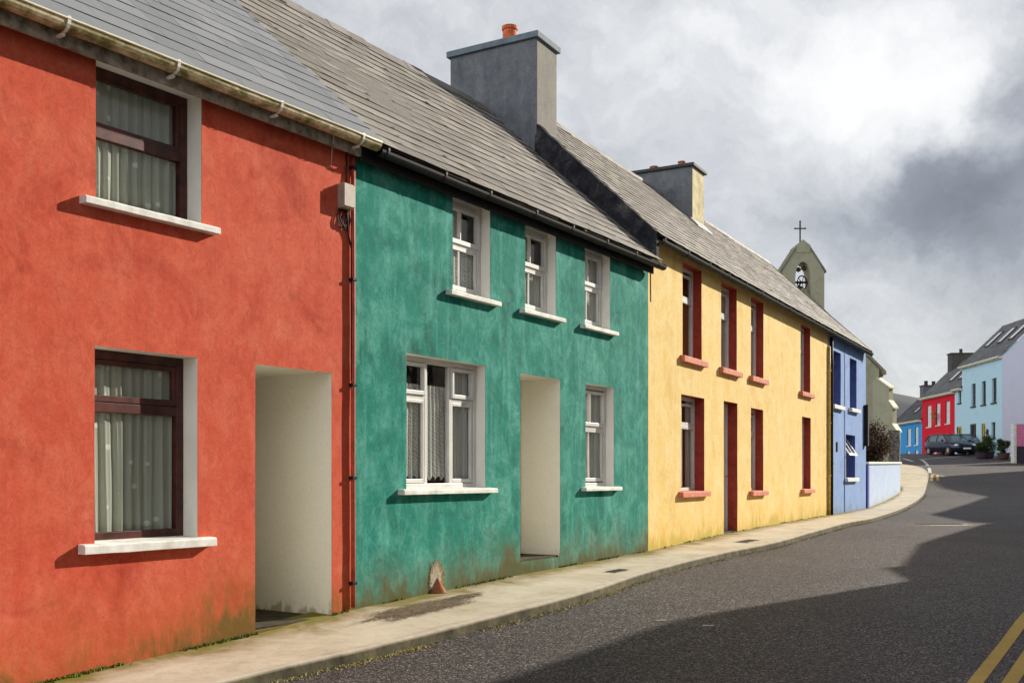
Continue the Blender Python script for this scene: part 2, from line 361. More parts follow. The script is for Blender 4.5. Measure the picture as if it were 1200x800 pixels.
# ------------------------------------------------------------------ street frames
class Frame:
    def __init__(s,P,d,nL=None,nR=None,s0=0,s1=1,side=1):
        s.P=Vector((P[0],P[1])); s.d=Vector(d).normalized(); n=Vector((-s.d.y,s.d.x))*side
        s.nL=Vector(nL) if nL else n; s.nR=Vector(nR) if nR else n; s.s0=s0;s.s1=s1; s.n=n
    def w(s,S,o,z):
        t=min(1,max(0,(S-s.s0)/(s.s1-s.s0))); n=s.nL.lerp(s.nR,t)
        if o<0: n=s.n
        q=s.P+s.d*S+n*o
        return V(q.x,q.y,z)
    def g(s,S,o=0): return g(s.w(S,o,0).y)
RP=(-1.52209,10.09299); RD=(.558553,.829469)
GD=(.529999,.847998); YP=(2.02111,15.76211); YD=(.483544,.87532)
def nn(d): return (-d[1],d[0])
def avg(a,b): 
    v=(Vector(a)+Vector(b)).normalized(); return (v.x,v.y)
FR=Frame(RP,RD,nn(RD),avg(nn(RD),nn(GD)),-3,0)
FG=Frame(RP,GD,avg(nn(RD),nn(GD)),avg(nn(GD),nn(YD)),0,6.69)
FY=Frame(YP,YD,avg(nn(GD),nn(YD)),nn(YD),0,3)
FB=FY
# ------------------------------------------------------------------ house parts
def facade(mb,F,s0,s1,z1,ops,step=.22,amp=.006,zb=-.35,o=0.0,seed=0,damp=None):
    """front wall sheet with openings (s0,s1,z0,z1)"""
    ss={s0,s1}; gmin=min(F.g(s0),F.g(s1))+zb; zz={gmin,z1}
    for a,b,c,d in ops: ss|={a,b}; zz|={c,d}
    def fill(v):
        v=sorted(v); out=[]
        for a,b in zip(v,v[1:]):
            n=max(1,int(math.ceil((b-a)/step)))
            out+= [a+(b-a)*k/n for k in range(n)]
        return out+[v[-1]]
    ss=fill(ss); zz=fill(zz); idx={}
    def vi(i,j):
        if (i,j) not in idx:
            S=ss[i];z=zz[j]
            k=noise.noise(Vector((S*.9+seed,z*.9,3.1)))*.6+noise.noise(Vector((S*3+seed,z*3,7)))*.4
            oo=o-amp*(1+k)
            idx[(i,j)]=mb.vert(F.w(S,oo,z),h=z-F.g(S),damp=damp(S) if damp else 0)
        return idx[(i,j)]
    for i in range(len(ss)-1):
        for j in range(len(zz)-1):
            cs=(ss[i]+ss[i+1])/2; cz=(zz[j]+zz[j+1])/2
            if any(a<cs<b and c<cz<d for a,b,c,d in ops): continue
            mb.face((vi(i,j),vi(i+1,j),vi(i+1,j+1),vi(i,j+1)))
def shell(mb,F,s0,s1,zE,depth,zR,oR,left=True,right=True):
    """gable ends and back wall"""
    for S,do in ((s0,left),(s1,right)):
        if not do: continue
        zb=F.g(S)-.6
        mb.poly([F.w(S,0,zb),F.w(S,depth,zb),F.w(S,depth,zE),F.w(S,oR,zR-.06),F.w(S,0,zE)],h=5)
    zb=min(F.g(s0),F.g(s1))-.6
    mb.poly([F.w(s0,depth,zb-.5),F.w(s1,depth,zb-.5),F.w(s1,depth,zE),F.w(s0,depth,zE)],h=5)
def slates(F,s0,s1,oE,zE,oR,zR,w,e,thick=.006,lift=.014,broken=.02,sag=.0,seed=1,back=True,jit=.004,hole_shade=0):
    rnd=random.Random(seed); mb=MB()
    L=math.hypot(oR-oE,zR-zE); uo=(oR-oE)/L; uz=(zR-zE)/L; no=-uz; nz=uo
    nrow=int(L/e)+1; e=L/nrow
    def P(S,a,h):
        sg=-sag*math.sin(math.pi*max(0,min(1,a/L)))*(.6+.4*math.sin(S*.9))
        return F.w(S,oE+uo*a+no*(h+sg),zE+uz*a+nz*(h+sg))
    for i in range(nrow):
        a0=i*e; a1=min(L,a0+e*1.35); off=(w/2 if i%2 else 0)+rnd.uniform(-.02,.02)
        S=s0-off
        while S<s1:
            ww=w*rnd.uniform(.93,1.07); A=max(s0,S); B=min(s1,S+ww-.004); S+=ww
            if B-A<.03: continue
            if i==0: base=0.0
            dy=rnd.uniform(-jit,jit); tl=lift*rnd.uniform(.7,1.4); tr=lift*rnd.uniform(.7,1.4); tint=rnd.random()**1.3
            if rnd.random()<.04: dy-=.02*rnd.random(); 
            al=a0+dy+rnd.uniform(-.003,.003); ar=a0+dy+rnd.uniform(-.003,.003)
            r=rnd.random(); pts=[(A,al,tl),(B,ar,tr),(B,a1,0),(A,a1,0)]
            if r<broken:
                c=rnd.uniform(.04,.1)
                pts=[(A+c,al,tl),(B,ar,tr),(B,a1,0),(A,a1,0),(A,al+c*.9,tl*.9)] if rnd.random()<.5 else [(A,al,tl),(B-c,ar,tr),(B,ar+c*.9,tr*.9),(B,a1,0),(A,a1,0)]
            top=[mb.vert(P(x,y,h+thick),tint=tint) for x,y,h in pts]; bot=[mb.vert(P(x,y,h),tint=tint*.5) for x,y,h in pts]
            n=len(pts); mb.face(top)
            mb.face((bot[0],bot[1],top[1],top[0]))
            mb.face((bot[-1],bot[0],top[0],top[-1])); mb.face((bot[1],bot[2],top[2],top[1]))
            if n==5: mb.face((bot[2],bot[3],top[3],top[2]))
            mb.face(bot[::-1])
            if hole_shade and rnd.random()<hole_shade:
                x=rnd.choice((A+.03,B-.05)); q=rnd.uniform(.022,.05); y=al+.004
                mb.poly([P(x-q,y,lift*1.45+thick+.004),P(x+q*.9,y-.004,lift*1.45+thick+.004),P(x+q*.5,y+q*1.1,lift*1.2+thick+.004),P(x-q*.6,y+q*.8,lift*1.2+thick+.004)],1)  # dark bits laid over the slates paint the shade inside holes
    # roofing felt underneath, and the plain back slope
    mb.poly([P(s0,0,-.012),P(s1,0,-.012),P(s1,L,-.012),P(s0,L,-.012)],tint=0)
    if back:
        ob=2*oR-oE
        mb.poly([F.w(s0,oR,zR),F.w(s1,oR,zR),F.w(s1,ob,zE),F.w(s0,ob,zE)],tint=.5)
    return mb
def ridge(F,s0,s1,oR,zR,root,mat,seg=.42,r=.13,seed=2):
    rnd=random.Random(seed); mb=MB(); S=s0
    while S<s1-.05:
        E=min(s1,S+seg*rnd.uniform(.9,1.1)); j=rnd.uniform(-.008,.012); t=rnd.random()
        h=.022
        prof=[(-r,-r*.92),(-r*.3,-.02+h),(0,h+.012),(r*.3,-.02+h),(r,-r*.92)]
        A=[mb.vert(F.w(S+.004,oR+a,zR+b+.02+j),tint=t) for a,b in prof]; B=[mb.vert(F.w(E-.004,oR+a,zR+b+.02+j+.008),tint=t) for a,b in prof]
        for k in range(4): mb.face((A[k],A[k+1],B[k+1],B[k]))
        C=[mb.vert(F.w(S+.004,oR+a,zR+b-.004+j),tint=t) for a,b in prof]
        for k in range(4): mb.face((A[k],A[k+1],C[k+1],C[k]))
        S=E
    return mb.build('ridge_tiles',mat,root,normals=False)
def gutter(F,s0,s1,o,z,root,mat,r=.058,brackets=(),bmat=None,label=None,wob=.004):
    mb=MB(); n=max(2,int((s1-s0)/.4)); prof=[(math.cos(t)*r,math.sin(t)*r) for t in [math.pi+ i*math.pi/8 for i in range(9)]]
    prof=[(-r-.006,.006)]+prof+[(r+.006,.006)]; inner=[(x*.86,y*.86+.002) for x,y in prof[::-1]]
    P=prof+inner; rings=[]
    for i in range(n+1):
        S=s0+(s1-s0)*i/n; dz=wob*noise.noise(Vector((S*1.7,2,0)))
        rings.append([mb.vert(F.w(S,o+a,z+b+dz)) for a,b in P])
    m=len(P)
    for A,B in zip(rings,rings[1:]):
        for k in range(m): mb.face((A[k],A[(k+1)%m],B[(k+1)%m],B[k]))
    mb.face(rings[0]); mb.face(rings[-1][::-1])
    g_=mb.build('gutter',mat,root,smooth=False)
    if label: g_['label']=label
    for S in brackets:
        b=MB(); pts=[(math.cos(t)*(r+.008),math.sin(t)*(r+.008)) for t in [math.pi+i*math.pi/8 for i in range(9)]]
        pts=[(-r-.008,.03)]+pts+[(r+.008,.03)]
        for (a0,b0),(a1,b1) in zip(pts,pts[1:]):
            b.poly([F.w(S-.013,o+a0,z+b0),F.w(S+.013,o+a0,z+b0),F.w(S+.013,o+a1,z+b1),F.w(S-.013,o+a1,z+b1)])
        if bmat: b.fbox(F,S-.013,S+.013,o-.0,-.02,z-r-.03,z-r-.012)
        b.build('bracket',bmat or mat,g_)
    if bmat:
        b=MB(); b.tube([F.w(s0+(s1-s0)*i/n,o-r-.004,z+.012+wob*noise.noise(Vector(((s0+(s1-s0)*i/n)*1.7,2,0)))) for i in range(n+1)],.009,6); b.build('gutter_lip','creamtrim',g_,smooth=True)
    return g_
def window(F,root,s0,s1,z0,z1,rd,cells,fmat='white_pvc',fw=.055,sill=None,lining='reveal_white',curtains=(),label=None,glass='glass',bars=True,back=.30,divs=(),sashw=.04):
    """cells: list of (u0,u1,v0,v1,sash,vbar,hbar) in 0..1 of the opening"""
    W=s1-s0;H=z1-z0; e=.002; fb=MB()
    fo0,fo1=rd,rd+.065
    fb.fbox(F,s0+e,s0+fw,fo0,fo1,z0+e,z1-e); fb.fbox(F,s1-fw,s1-e,fo0,fo1,z0+e,z1-e)
    fb.fbox(F,s0+fw,s1-fw,fo0,fo1,z0+e,z0+fw); fb.fbox(F,s0+fw,s1-fw,fo0,fo1,z1-fw,z1-e)
    for (kind,a,b,c,wd) in divs:
        if kind=='v': fb.fbox(F,s0+a*W-wd/2,s0+a*W+wd/2,fo0+.004,fo1-.004,z0+b*H,z0+c*H)
        else: fb.fbox(F,s0+b*W,s0+c*W,fo0+.006,fo1-.006,z0+a*H-wd/2,z0+a*H+wd/2)
    fr=fb.build('window',fmat,root,bevel=.004)
    if label: fr['label']=label
    pb=MB()
    for c in cells:
        u0,u1,v0,v1=c[:4]; sash=c[4] if len(c)>4 else 0; vb=c[5] if len(c)>5 else (); hb=c[6] if len(c)>6 else ()
        a=s0+u0*W;b=s0+u1*W;p=z0+v0*H;q=z0+v1*H; oo=rd+.035
        if sash:
            sb=MB(); w=sashw; x0=rd-.016 if sash==1 else rd+.008; x1=rd+.045
            sb.fbox(F,a,a+w,x0,x1,p,q); sb.fbox(F,b-w,b,x0,x1,p,q); sb.fbox(F,a+w,b-w,x0,x1,p,p+w*1.2); sb.fbox(F,a+w,b-w,x0,x1,q-w,q)
            for t in vb: sb.fbox(F,a+(b-a)*t-.010,a+(b-a)*t+.010,x0+.01,x1-.004,p+w,q-w)
            for t in hb: sb.fbox(F,a+w,b-w,x0+.012,x1-.006,p+(q-p)*t-.010,p+(q-p)*t+.010)
            sb.build('sash',fmat,fr,bevel=.003)
        elif vb or hb:
            for t in vb: fbm=MB(); fbm.fbox(F,a+(b-a)*t-.011,a+(b-a)*t+.011,rd+.012,rd+.05,p,q); fbm.build('glazing_bar',fmat,fr)
            for t in hb: fbm=MB(); fbm.fbox(F,a,b,rd+.014,rd+.048,p+(q-p)*t-.011,p+(q-p)*t+.011); fbm.build('glazing_bar',fmat,fr)
        pb=MB(); pb.poly([F.w(a+.01,oo,p+.01),F.w(b-.01,oo,p+.01),F.w(b-.01,oo,q-.01),F.w(a+.01,oo,q-.01)]); pb.build('pane',glass,fr)
    # painted reveal of the opening
    if lining:
        lb=MB(); y0,y1=-.004,rd+.06
        def q4(a,b): lb.poly([F.w(*a[0]),F.w(*a[1]),F.w(*b[1]),F.w(*b[0])],h=5)
        for (A,B) in (((s0,z0),(s0,z1)),((s1,z0),(s1,z1)),((s0,z1),(s1,z1)),((s0,z0),(s1,z0))):
            lb.poly([F.w(A[0],y0,A[1]),F.w(B[0],y0,B[1]),F.w(B[0],y1,B[1]),F.w(A[0],y1,A[1])],h=5)
        lb.build('reveal',lining,fr)
    if sill:
        ex,pr,th,sm=sill; sb=MB(); n=max(3,int((W+2*ex)/.12))
        for k in range(n):      # slightly uneven cast sill, one mesh
            pass
        x0,x1=s0-ex,s1+ex
        ring=[]
        for k in range(n+1):
            S=x0+(x1-x0)*k/n; j=lambda q:.0035*noise.noise(Vector((S*9+z0*3,q,1)))
            pts=[(-pr,z0-th+j(1)),(-pr+j(2),z0-.012),(-pr+.012,z0-.002+j(3)),(rd+.01,z0+.012),(rd+.01,z0-th)]
            ring.append([sb.vert(F.w(S,a,b)) for a,b in pts])
        for A,B in zip(ring,ring[1:]):
            for k in range(5): sb.face((A[k],A[(k+1)%5],B[(k+1)%5],B[k]))
        sb.face(ring[0]); sb.face(ring[-1][::-1])
        sb.build('sill',sm,fr,bevel=.004)
    for (cm,u0,u1,v0,v1,amp,wl,scal) in curtains:
        cb=MB(); nx=max(8,int((u1-u0)*W/.012)); nz=10
        for i in range(nx+1):
            for k in range(nz+1):
                S=s0+(u0+(u1-u0)*i/nx)*W; t=k/nz
                zb=z0+v0*H+(scal*abs(math.sin((S-s0)*math.pi/.11)) if scal else 0); zt=z0+v1*H
                ph=S*2*math.pi/wl+4.5*noise.noise(Vector((S*3.3,z0+.25*t,0)))+.5*noise.noise(Vector((S*9,t*2,z0)))
                o=rd+.072+min(amp,.016)*math.sin(ph)*(1-.3*t)+amp*.4*math.sin(ph*2.3+1)
                cb.vert(F.w(S,o,zb+(zt-zb)*t)); cb.uv.append(((S-s0),(zb+(zt-zb)*t)-z0))
        for i in range(nx):
            for k in range(nz):
                a=i*(nz+1)+k; cb.face((a,a+nz+1,a+nz+2,a+1))
        cb.build('curtain',cm,fr,smooth=True,normals=False)
    return fr
def recess(F,root,s0,s1,z0,z1,depth,mat,floor_mat,ws=0,name='porch_lining'):
    lb=MB(); y0=-.004
    for (A,B) in (((s0,z0),(s0,z1)),((s1,z0),(s1,z1)),((s0,z1),(s1,z1))):
        n=6
        for k in range(n):
            a=y0+(depth-y0)*k/n; b=y0+(depth-y0)*(k+1)/n
            i=[lb.vert(F.w(A[0],a,A[1]),h=A[1]-z0),lb.vert(F.w(B[0],a,B[1]),h=B[1]-z0),lb.vert(F.w(B[0],b,B[1]),h=B[1]-z0),lb.vert(F.w(A[0],b,A[1]),h=A[1]-z0)]
            lb.face(i)
    l=lb.build(name,mat,root)
    fb=MB(); fb.fbox(F,s0-.02,s1+.02,-.003,depth+.1,z0-.4,z0); fb.build('doorstep',floor_mat,root,bevel=.006)
    tb=MB(); tb.fbox(F,s0+.003,s1-.003,.02,depth-.02,z0+.001,z0+.022); tb.build('threshold','darkfloor',root)  # thin dark brown slab over the doorstep
    return l
def door(F,root,s0,s1,z0,z1,o,mat,glassed=True):
    b=MB(); b.fbox(F,s0+.002,s0+.06,o-.03,o+.05,z0+.002,z1-.002); b.fbox(F,s1-.06,s1-.002,o-.03,o+.05,z0+.002,z1-.002); b.fbox(F,s0+.06,s1-.06,o-.03,o+.05,z1-.06,z1-.002)
    H=z1-z0; a,c=s0+.065,s1-.065
    # stiles and rails
    b.fbox(F,a,a+.1,o,o+.04,z0+.01,z1-.065); b.fbox(F,c-.1,c,o,o+.04,z0+.01,z1-.065)
    for p,q in ((z0+.01,z0+.2),(z0+.85,z0+1.0),(z1-.2,z1-.065)): b.fbox(F,a+.1,c-.1,o,o+.04,p,q)
    b.fbox(F,a+.1,c-.1,o+.015,o+.03,z0+.2,z0+.85); b.fbox(F,a+.16,c-.16,o+.002,o+.016,z0+.27,z0+.78)
    d=b.build('door',mat,root,bevel=.004)
    p=MB(); p.fbox(F,a+.1,c-.1,o+.018,o+.026,z0+1.0,z1-.2); p.build('pane','farglass',d)
    h=MB(); h.tube([F.w(c-.05,o,z0+1.03),F.w(c-.05,o-.05,z0+1.03),F.w(c-.16,o-.05,z0+1.03)],.01,6); h.build('handle','chrome',d)
    return d
def pipe(F,root,S,o,z0,z1,r,mat,clips,clipmat='black',name='downpipe',clipw=.03):
    b=MB(); n=6; b.tube([F.w(S+.002*math.sin(k*2.1),o,z0+(z1-z0)*k/n) for k in range(n+1)],r,8)
    p=b.build(name,mat,root,smooth=True)
    for z in clips:
        c=MB(); c.fbox(F,S-clipw,S+clipw,o-r-.006,0,z-.014,z+.014); c.build('clip',clipmat,p,bevel=.003)
    return p
def chimney(F,root,s0,s1,o0,o1,zb,zt,mat,capmat,potspec,cap=.09,ov=.06,sidemat=None,label=None):
    b=MB()
    nz=8
    b.fbox(F,s0,s1,o0,o1,zb,zt,h=5)
    mats=[mat]
    if sidemat:
        mats.append(sidemat); b.fbox(F,s0+.012,s1-.012,o0-.004,o0+.05,zb,zt,1,h=5)
    c=b.build('chimney',mats,root,bevel=.01)
    if label: c['label']=label
    k=MB(); k.fbox(F,s0-ov,s1+ov,o0-ov,o1+ov,zt+.001,zt+cap); k.build('cap',capmat,c,bevel=.008)
    for (S,o,r,h,pm) in potspec:
        p=MB(); ctr=F.w(S,o,zt+cap); p.lathe(ctr,[(r*1.05,-.01),(r,.03),(r*.92,h*.8),(r*1.05,h*.84),(r*1.05,h),(r*.75,h),(r*.72,h*.4),(0.001,h*.35)],18); p.build('pot',pm,c,smooth=False)
    return c
OR=2.8
# ================================================================== RED HOUSE
def red_house():
    F=FR; root=thing('terraced_house','orange red rendered house with dark wood windows and pale doorway, nearest in the terrace','house',F.w(-3.5,2.8,F.g(-3.5)))
    s0,s1=-9.0,0.0; zT=3.12
    W=[(-2.77,-1.80,2.03,3.09),(-2.78,-1.84,-.50,.955),(-1.225,-.29,-1.33,.955),(-7.0,-6.0,2.03,3.09),(-7.0,-6.0,-.5,.955)]
    b=MB(); facade(b,F,s0,s1,zT,W,seed=1,damp=lambda S: .30*math.exp(-((S+1.25)/.55)**2)-.10); shell(b,F,s0,s1,zT,5.6,5.94,OR); b.build('wall','red',root)
    divu=('h',.52,0.05,.95,.06)
    for k,(w,fr) in enumerate(((W[0],.53),(W[1],.70),(W[3],.53),(W[4],.70))):
        window(F,root,w[0],w[1],w[2],w[3],.165,[(.05,.95,.05,fr-.03),(.075,.93,fr+.03,.95,2)],'mahogany',fw=.07,sill=(.135,.085,.072 if k%2 else .058,'white_paint'),
               curtains=[('net_dots',.03,.97,.03,.97,.02,.10,0)],divs=[('h',fr,0.05,.95,.075)])
    l=recess(F,root,-1.225,-.29,-1.33,.955,1.15,'cream_lining','concrete')
    door(F,root,-1.20,-.31,-1.32,.94,1.06,'mahogany')
    r=slates(F,s0-.1,s1+.18,-.24,3.17,OR,5.93,.50,.235,lift=.008,thick=.005,broken=.004,sag=.0,seed=3,jit=.002); r.build('roof','slate_blue',root,normals=False)
    ridge(F,s0-.1,s1+.18,OR,5.93,root,'slate_old')
    fb=MB(); fb.fbox(F,s0,s1,-.115,-.085,3.02,3.16); fb.fbox(F,s0,s1,-.085,.02,3.10,3.118); fb.build('fascia','fascia',root,bevel=.003)
    gutter(F,s0,.14,-.19,3.155,root,'gutter_moss',r=.062,brackets=[-5.3,-4.2,-3.15,-2.22,-1.15,-.12],bmat='white_pvc')
    # meter box with cable loops
    b=MB(); b.fbox(F,-.215,-.075,-.095,-.004,2.50,2.735); mbx=b.build('junction_box','greybox',root,bevel=.012)
    b=MB(); b.fbox(F,-.222,-.068,-.103,-.093,2.515,2.72); b.build('lid','greybox',mbx,bevel=.006)
    b=MB()
    b.tube([F.w(-.10,-.02,3.1),F.w(-.10,-.02,2.95),F.w(-.12,-.03,2.74)],.007,6)
    for dx,rr in ((0,.0),(.03,.02),(-.03,.01)):
        pts=[]
        for i in range(17):
            t=i/16*math.pi*2; pts.append(F.w(-.15+dx+.055*math.sin(t),-.03-.01*math.sin(t*2),2.42-.085*math.cos(t)*-1-rr))
        b.tube(pts,.006,5)
    b.tube([F.w(-.13,-.04,2.50),F.w(-.12,-.05,2.40),F.w(-.09,-.03,2.28),F.w(-.045,-.03,2.15),F.w(-.043,-.03,.9)],.009,6)
    b.build('cable','black',root,smooth=True)
    pipe(F,root,-.028,-.035,-1.25,3.05,.021,'redpipe',[2.92,1.86,.86,-.02,-1.02],name='conduit',clipw=.032)
    b=MB(); b.tube([F.w(-.42,-.16,3.1),F.w(-.36,-.08,3.0),F.w(-.3,-.01,2.86)],.0025,4); b.build('loose_wire','white_pvc',root)
    return root
red_house()
# ================================================================== GREEN HOUSE
def green_house():
    F=FG; root=thing('terraced_house','teal green rendered house with white windows and brown weathered slate roof','house',F.w(3.3,2.8,F.g(3.3)))
    s0,s1=0.0,6.69; zT=3.13
    ups=[(1.65,2.39,2.0,3.10),(3.16,3.91,2.0,3.10),(4.69,5.43,2.0,3.11)]
    lw=(.83,2.29,-.14,1.25); dr=(3.05,4.02,-1.035,1.225); rw=(4.71,5.55,-.155,1.23)
    b=MB(); facade(b,F,s0,s1,zT,ups+[lw,dr,rw],seed=11,damp=lambda S: .12*math.exp(-((S-2.6)/.6)**2)+.10*math.exp(-((S-6.6)/.4)**2)-.06); shell(b,F,s0,s1,zT,5.6,5.94,OR); b.build('wall','green',root)
    cur=[[('blind',.05,.62,.55,.97,.003,.2,0),('net_lace',.05,.95,.03,.50,.012,.09,0)],
         [('blind',.30,.62,.62,.97,.003,.2,.02),('net_lace',.05,.45,.03,.50,.012,.09,0),('net_plain',.55,.95,.03,.5,.02,.09,0)],
         [('net_plain',.5,.95,.05,.5,.02,.1,0),('net_plain',.7,.95,.5,.95,.02,.1,0)]]
    for i,w in enumerate(ups):
        window(F,root,*w,.12,[(.07,.93,.525,.90,1,(.42,) ),(.085,.915,.06,.50,2,(.42,))],fw=.06,sill=(.13,.085,.055,'white_paint'),curtains=cur[i],divs=[('h',.515,.05,.95,.05),('h',.925,.05,.95,.05)])
    window(F,root,*lw,.12,[(.045,.335,.715,.955,1),(.045,.335,.045,.68,2),(.36,.64,.045,.955),(.665,.955,.715,.955,1),(.665,.955,.045,.68,2)],fw=.055,
        sill=(.14,.09,.055,'white_paint'),divs=[('v',.345,.04,.96,.05),('v',.655,.04,.96,.05),('h',.697,.04,.34,.045),('h',.697,.66,.96,.045)],
        curtains=[('net_lace',.04,.655,.06,.80,.012,.08,.05),('net_plain',.66,.96,.03,.97,.012,.06,0)],sashw=.035)
    window(F,root,*rw,.12,[(.06,.94,.60,.945,1,(.42,)),(.075,.925,.055,.57,2,(.42,))],fw=.055,sill=(.12,.085,.05,'white_paint'),divs=[('h',.585,.05,.95,.05)],
        curtains=[('net_plain',.05,.95,.03,.97,.02,.11,0)])
    recess(F,root,dr[0],dr[1],dr[2],dr[3],.66,'cream_lining','green')
    door(F,root,dr[0]+.01,dr[1]-.01,dr[2]+.01,dr[3]-.01,.60,'white_pvc')
    b=MB(); b.fbox(F,dr[0]+.01,dr[0]+.05,.50,.57,dr[2]+.02,dr[3]-.02); b.build('door_stop','white_pvc',root)
    r=slates(F,s0+.02,s1+.0,-.24,3.15,OR,5.93,.40,.23,lift=.013,broken=.06,sag=.03,seed=5,hole_shade=.10); r.build('roof',['slate_old','gable_stone_hole_shade'],root,normals=False)
    ridge(F,s0+.18,s1,OR,5.93,root,'slate_old',seed=5)
    fb=MB(); fb.fbox(F,s0,s1-.01,-.10,-.075,2.99,3.15); fb.fbox(F,s0,s1-.01,-.075,.02,3.105,3.125); fb.build('fascia','black',root)
    gutter(F,.16,6.84,-.185,3.115,root,'black',r=.058,brackets=[.25,1.2,2.05,3.05,3.95,4.9,5.8,6.6])
    # clay vent and the bare cement patch around it
    S=1.33; zf=F.g(S)
    b=MB(); ctr=[];n=10
    tip=b.vert(F.w(S+.02,-.016,zf+.155)); ring=[]
    for k in range(n+1):
        t=math.pi*k/n; ring.append(b.vert(F.w(S+.02-.085*math.cos(t),-.016-.11*math.sin(t),zf+.0)))
    for k in range(n): b.face((tip,ring[k],ring[k+1]))
    mid=[]
    b.face([tip]+[ring[-1],ring[0]]); b.build('clay_vent','terracotta',root,bevel=.006)
    def wallblob(cx,cz,rx,rz,o,mat,nm):
        b=MB(); rings=[]
        for q in (1,.7,.4):
            rings.append([b.vert(F.w(S+cx+rx*q*math.cos(2*math.pi*k/28),o,zf+cz+rz*q*math.sin(2*math.pi*k/28)),edge=q) for k in range(28)])
        for A,B in zip(rings,rings[1:]):
            for k in range(28): b.face((A[k],A[(k+1)%28],B[(k+1)%28],B[k]))
        b.face(rings[-1]); b.build(nm,mat,root,normals=False)
    wallblob(.02,.13,.20,.28,-.0135,'stain','damp_stain'); wallblob(.0,.13,.13,.24,-.0155,'cement','cement_patch')
green_house()
# ================================================================== YELLOW HOUSE
def yellow_house():
    F=FY; root=thing('terraced_house','yellow rendered house with dark red window reveals and pink sills','house',F.w(5.5,2.8,F.g(5.5)))
    s0,s1=0.0,12.16; zT=3.60
    ups=[(1.50,2.44,1.93,3.45),(3.50,4.44,1.92,3.45),(5.36,6.24,1.92,3.45),(9.28,10.2,1.90,3.42)]
    los=[(1.43,2.58,-.26,1.31),(5.36,6.22,-.30,1.31),(9.42,10.24,-.31,1.34)]; dr=(3.66,4.48,-1.045,1.34)
    b=MB(); facade(b,F,s0,s1,zT,ups+los+[dr],seed=21,step=.3); shell(b,F,s0,s1,zT,5.6,6.40,OR); b.build('wall','yellow',root)
    for i,w in enumerate(ups):
        cu=[[('brownblind',.05,.95,.02,.62,.003,.3,0)],[('net_plain',.05,.95,.03,.97,.02,.12,0)],[('net_plain',.05,.95,.03,.97,.02,.12,0)],[]][i]
        window(F,root,*w,.14,[(.08,.92,.655,.925,2),(.08,.92,.05,.615)],fw=.06,lining='redtrim',sill=(.12,.09,.10,'pinksill'),divs=[('h',.635,.05,.95,.06)],curtains=cu)
    window(F,root,*los[0],.16,[(.06,.94,.70,.93,2,(.45,)),(.06,.94,.05,.66,0,(.45,))],fw=.06,lining='redtrim',sill=(.12,.09,.09,'pinksill'),divs=[('h',.68,.05,.95,.06)],
        curtains=[('net_plain',.05,.3,.03,.97,.02,.1,0),('net_plain',.75,.95,.03,.97,.02,.1,0)])
    for w in los[1:]:
        window(F,root,*w,.15,[(.08,.92,.70,.93,2),(.08,.92,.05,.66)],fw=.06,lining='redtrim',sill=(.12,.09,.09,'pinksill'),divs=[('h',.68,.05,.95,.06)],curtains=[('net_plain',.05,.95,.03,.6,.02,.1,0)])
    recess(F,root,*dr,.30,'redtrim','concrete')
    door(F,root,dr[0]+.01,dr[1]-.01,dr[2]+.005,dr[3]-.01,.20,'white_pvc')
    # raised gable above the green roof: rough black stone
    b=MB(); n=44; rr=[]
    for k in range(n+1):
        o=-.16+(1.90+.16)*k/n; zt=3.55+.955*(o+.2)+.012+.03*noise.noise(Vector((o*7,1,1))); zb=3.2 if o<.1 else 3.0+.9*o
        row=[]
        for j in range(6):
            z=zb+(zt-zb)*j/5; row.append(b.vert(F.w(-.045+.045*noise.noise(Vector((o*4,z*4,0))),o,z)))
        row.append(b.vert(F.w(.05+.04*noise.noise(Vector((o*9,3,0))),o,zt+.02))); rr.append(row)
    for A,B in zip(rr,rr[1:]):
        for j in range(6): b.face((A[j],B[j],B[j+1],A[j+1]))
    b.face(rr[0]+[b.vert(F.w(.05,-.16,3.2))])
    # kneeler stone at the eave
    b.build('gable_coping','gable_stone_hole_shade',root)
    r=slates(F,s0-.03,s1,-.22,3.545,OR,6.40,.33,.215,lift=.013,broken=.03,sag=.02,seed=8,hole_shade=.04); r.build('roof',['slate_pale','gable_stone_hole_shade'],root,normals=False)
    ridge(F,s0-.03,s1,OR,6.40,root,'slate_pale',seed=9)
    gutter(F,.02,12.2,-.185,3.50,root,'black',r=.058,brackets=[.1+1.05*k for k in range(12)])
    chimney(F,root,7.70,8.52,2.0,3.44,4.9,6.86,'chimney_cement','darkcap',[(8.0,2.35,.085,.15,'terracotta'),(8.1,3.05,.1,.16,'terracotta')],cap=.07,sidemat='chimney_cream',label='slim chimney with dark side, cream face and two clay pots')
    b=MB(); b.fbox(F,7.62,8.6,1.80,1.996,5.35,5.375+.0)
    b=MB(); 
    for (o0,o1) in ((1.82,2.0),):
        b.hexa([F.w(7.6,o0,3.555+.955*(o0+.2)+.01),F.w(8.62,o0,3.555+.955*(o0+.2)+.01),F.w(8.62,o1,3.555+.955*(o1+.2)+.01),F.w(7.6,o1,3.555+.955*(o1+.2)+.01)]+
               [F.w(7.6,o0,3.555+.955*(o0+.2)+.03),F.w(8.62,o0,3.555+.955*(o0+.2)+.03),F.w(8.62,o1,3.555+.955*(o1+.2)+.06),F.w(7.6,o1,3.555+.955*(o1+.2)+.06)])
    b.build('flashing','lead',root)
    chimney(F,root,-.05,.68,1.87,3.50,4.5,6.89,'chimney_cement','concrete_cap',[(.30,2.55,.125,.34,'orangepot')],cap=.10,ov=.05,sidemat='chimney_lit',label='large grey cement chimney with one orange pot')
    pipe(F,root,12.02,-.05,F.g(12)-.0,3.2,.03,'yellowpipe',[2.6,1.3,0],clipmat='yellowpipe')
    pipe(F,root,12.17,-.07,F.g(12)-.0,3.45,.045,'black',[2.8,1.5,.3],clipw=.05)
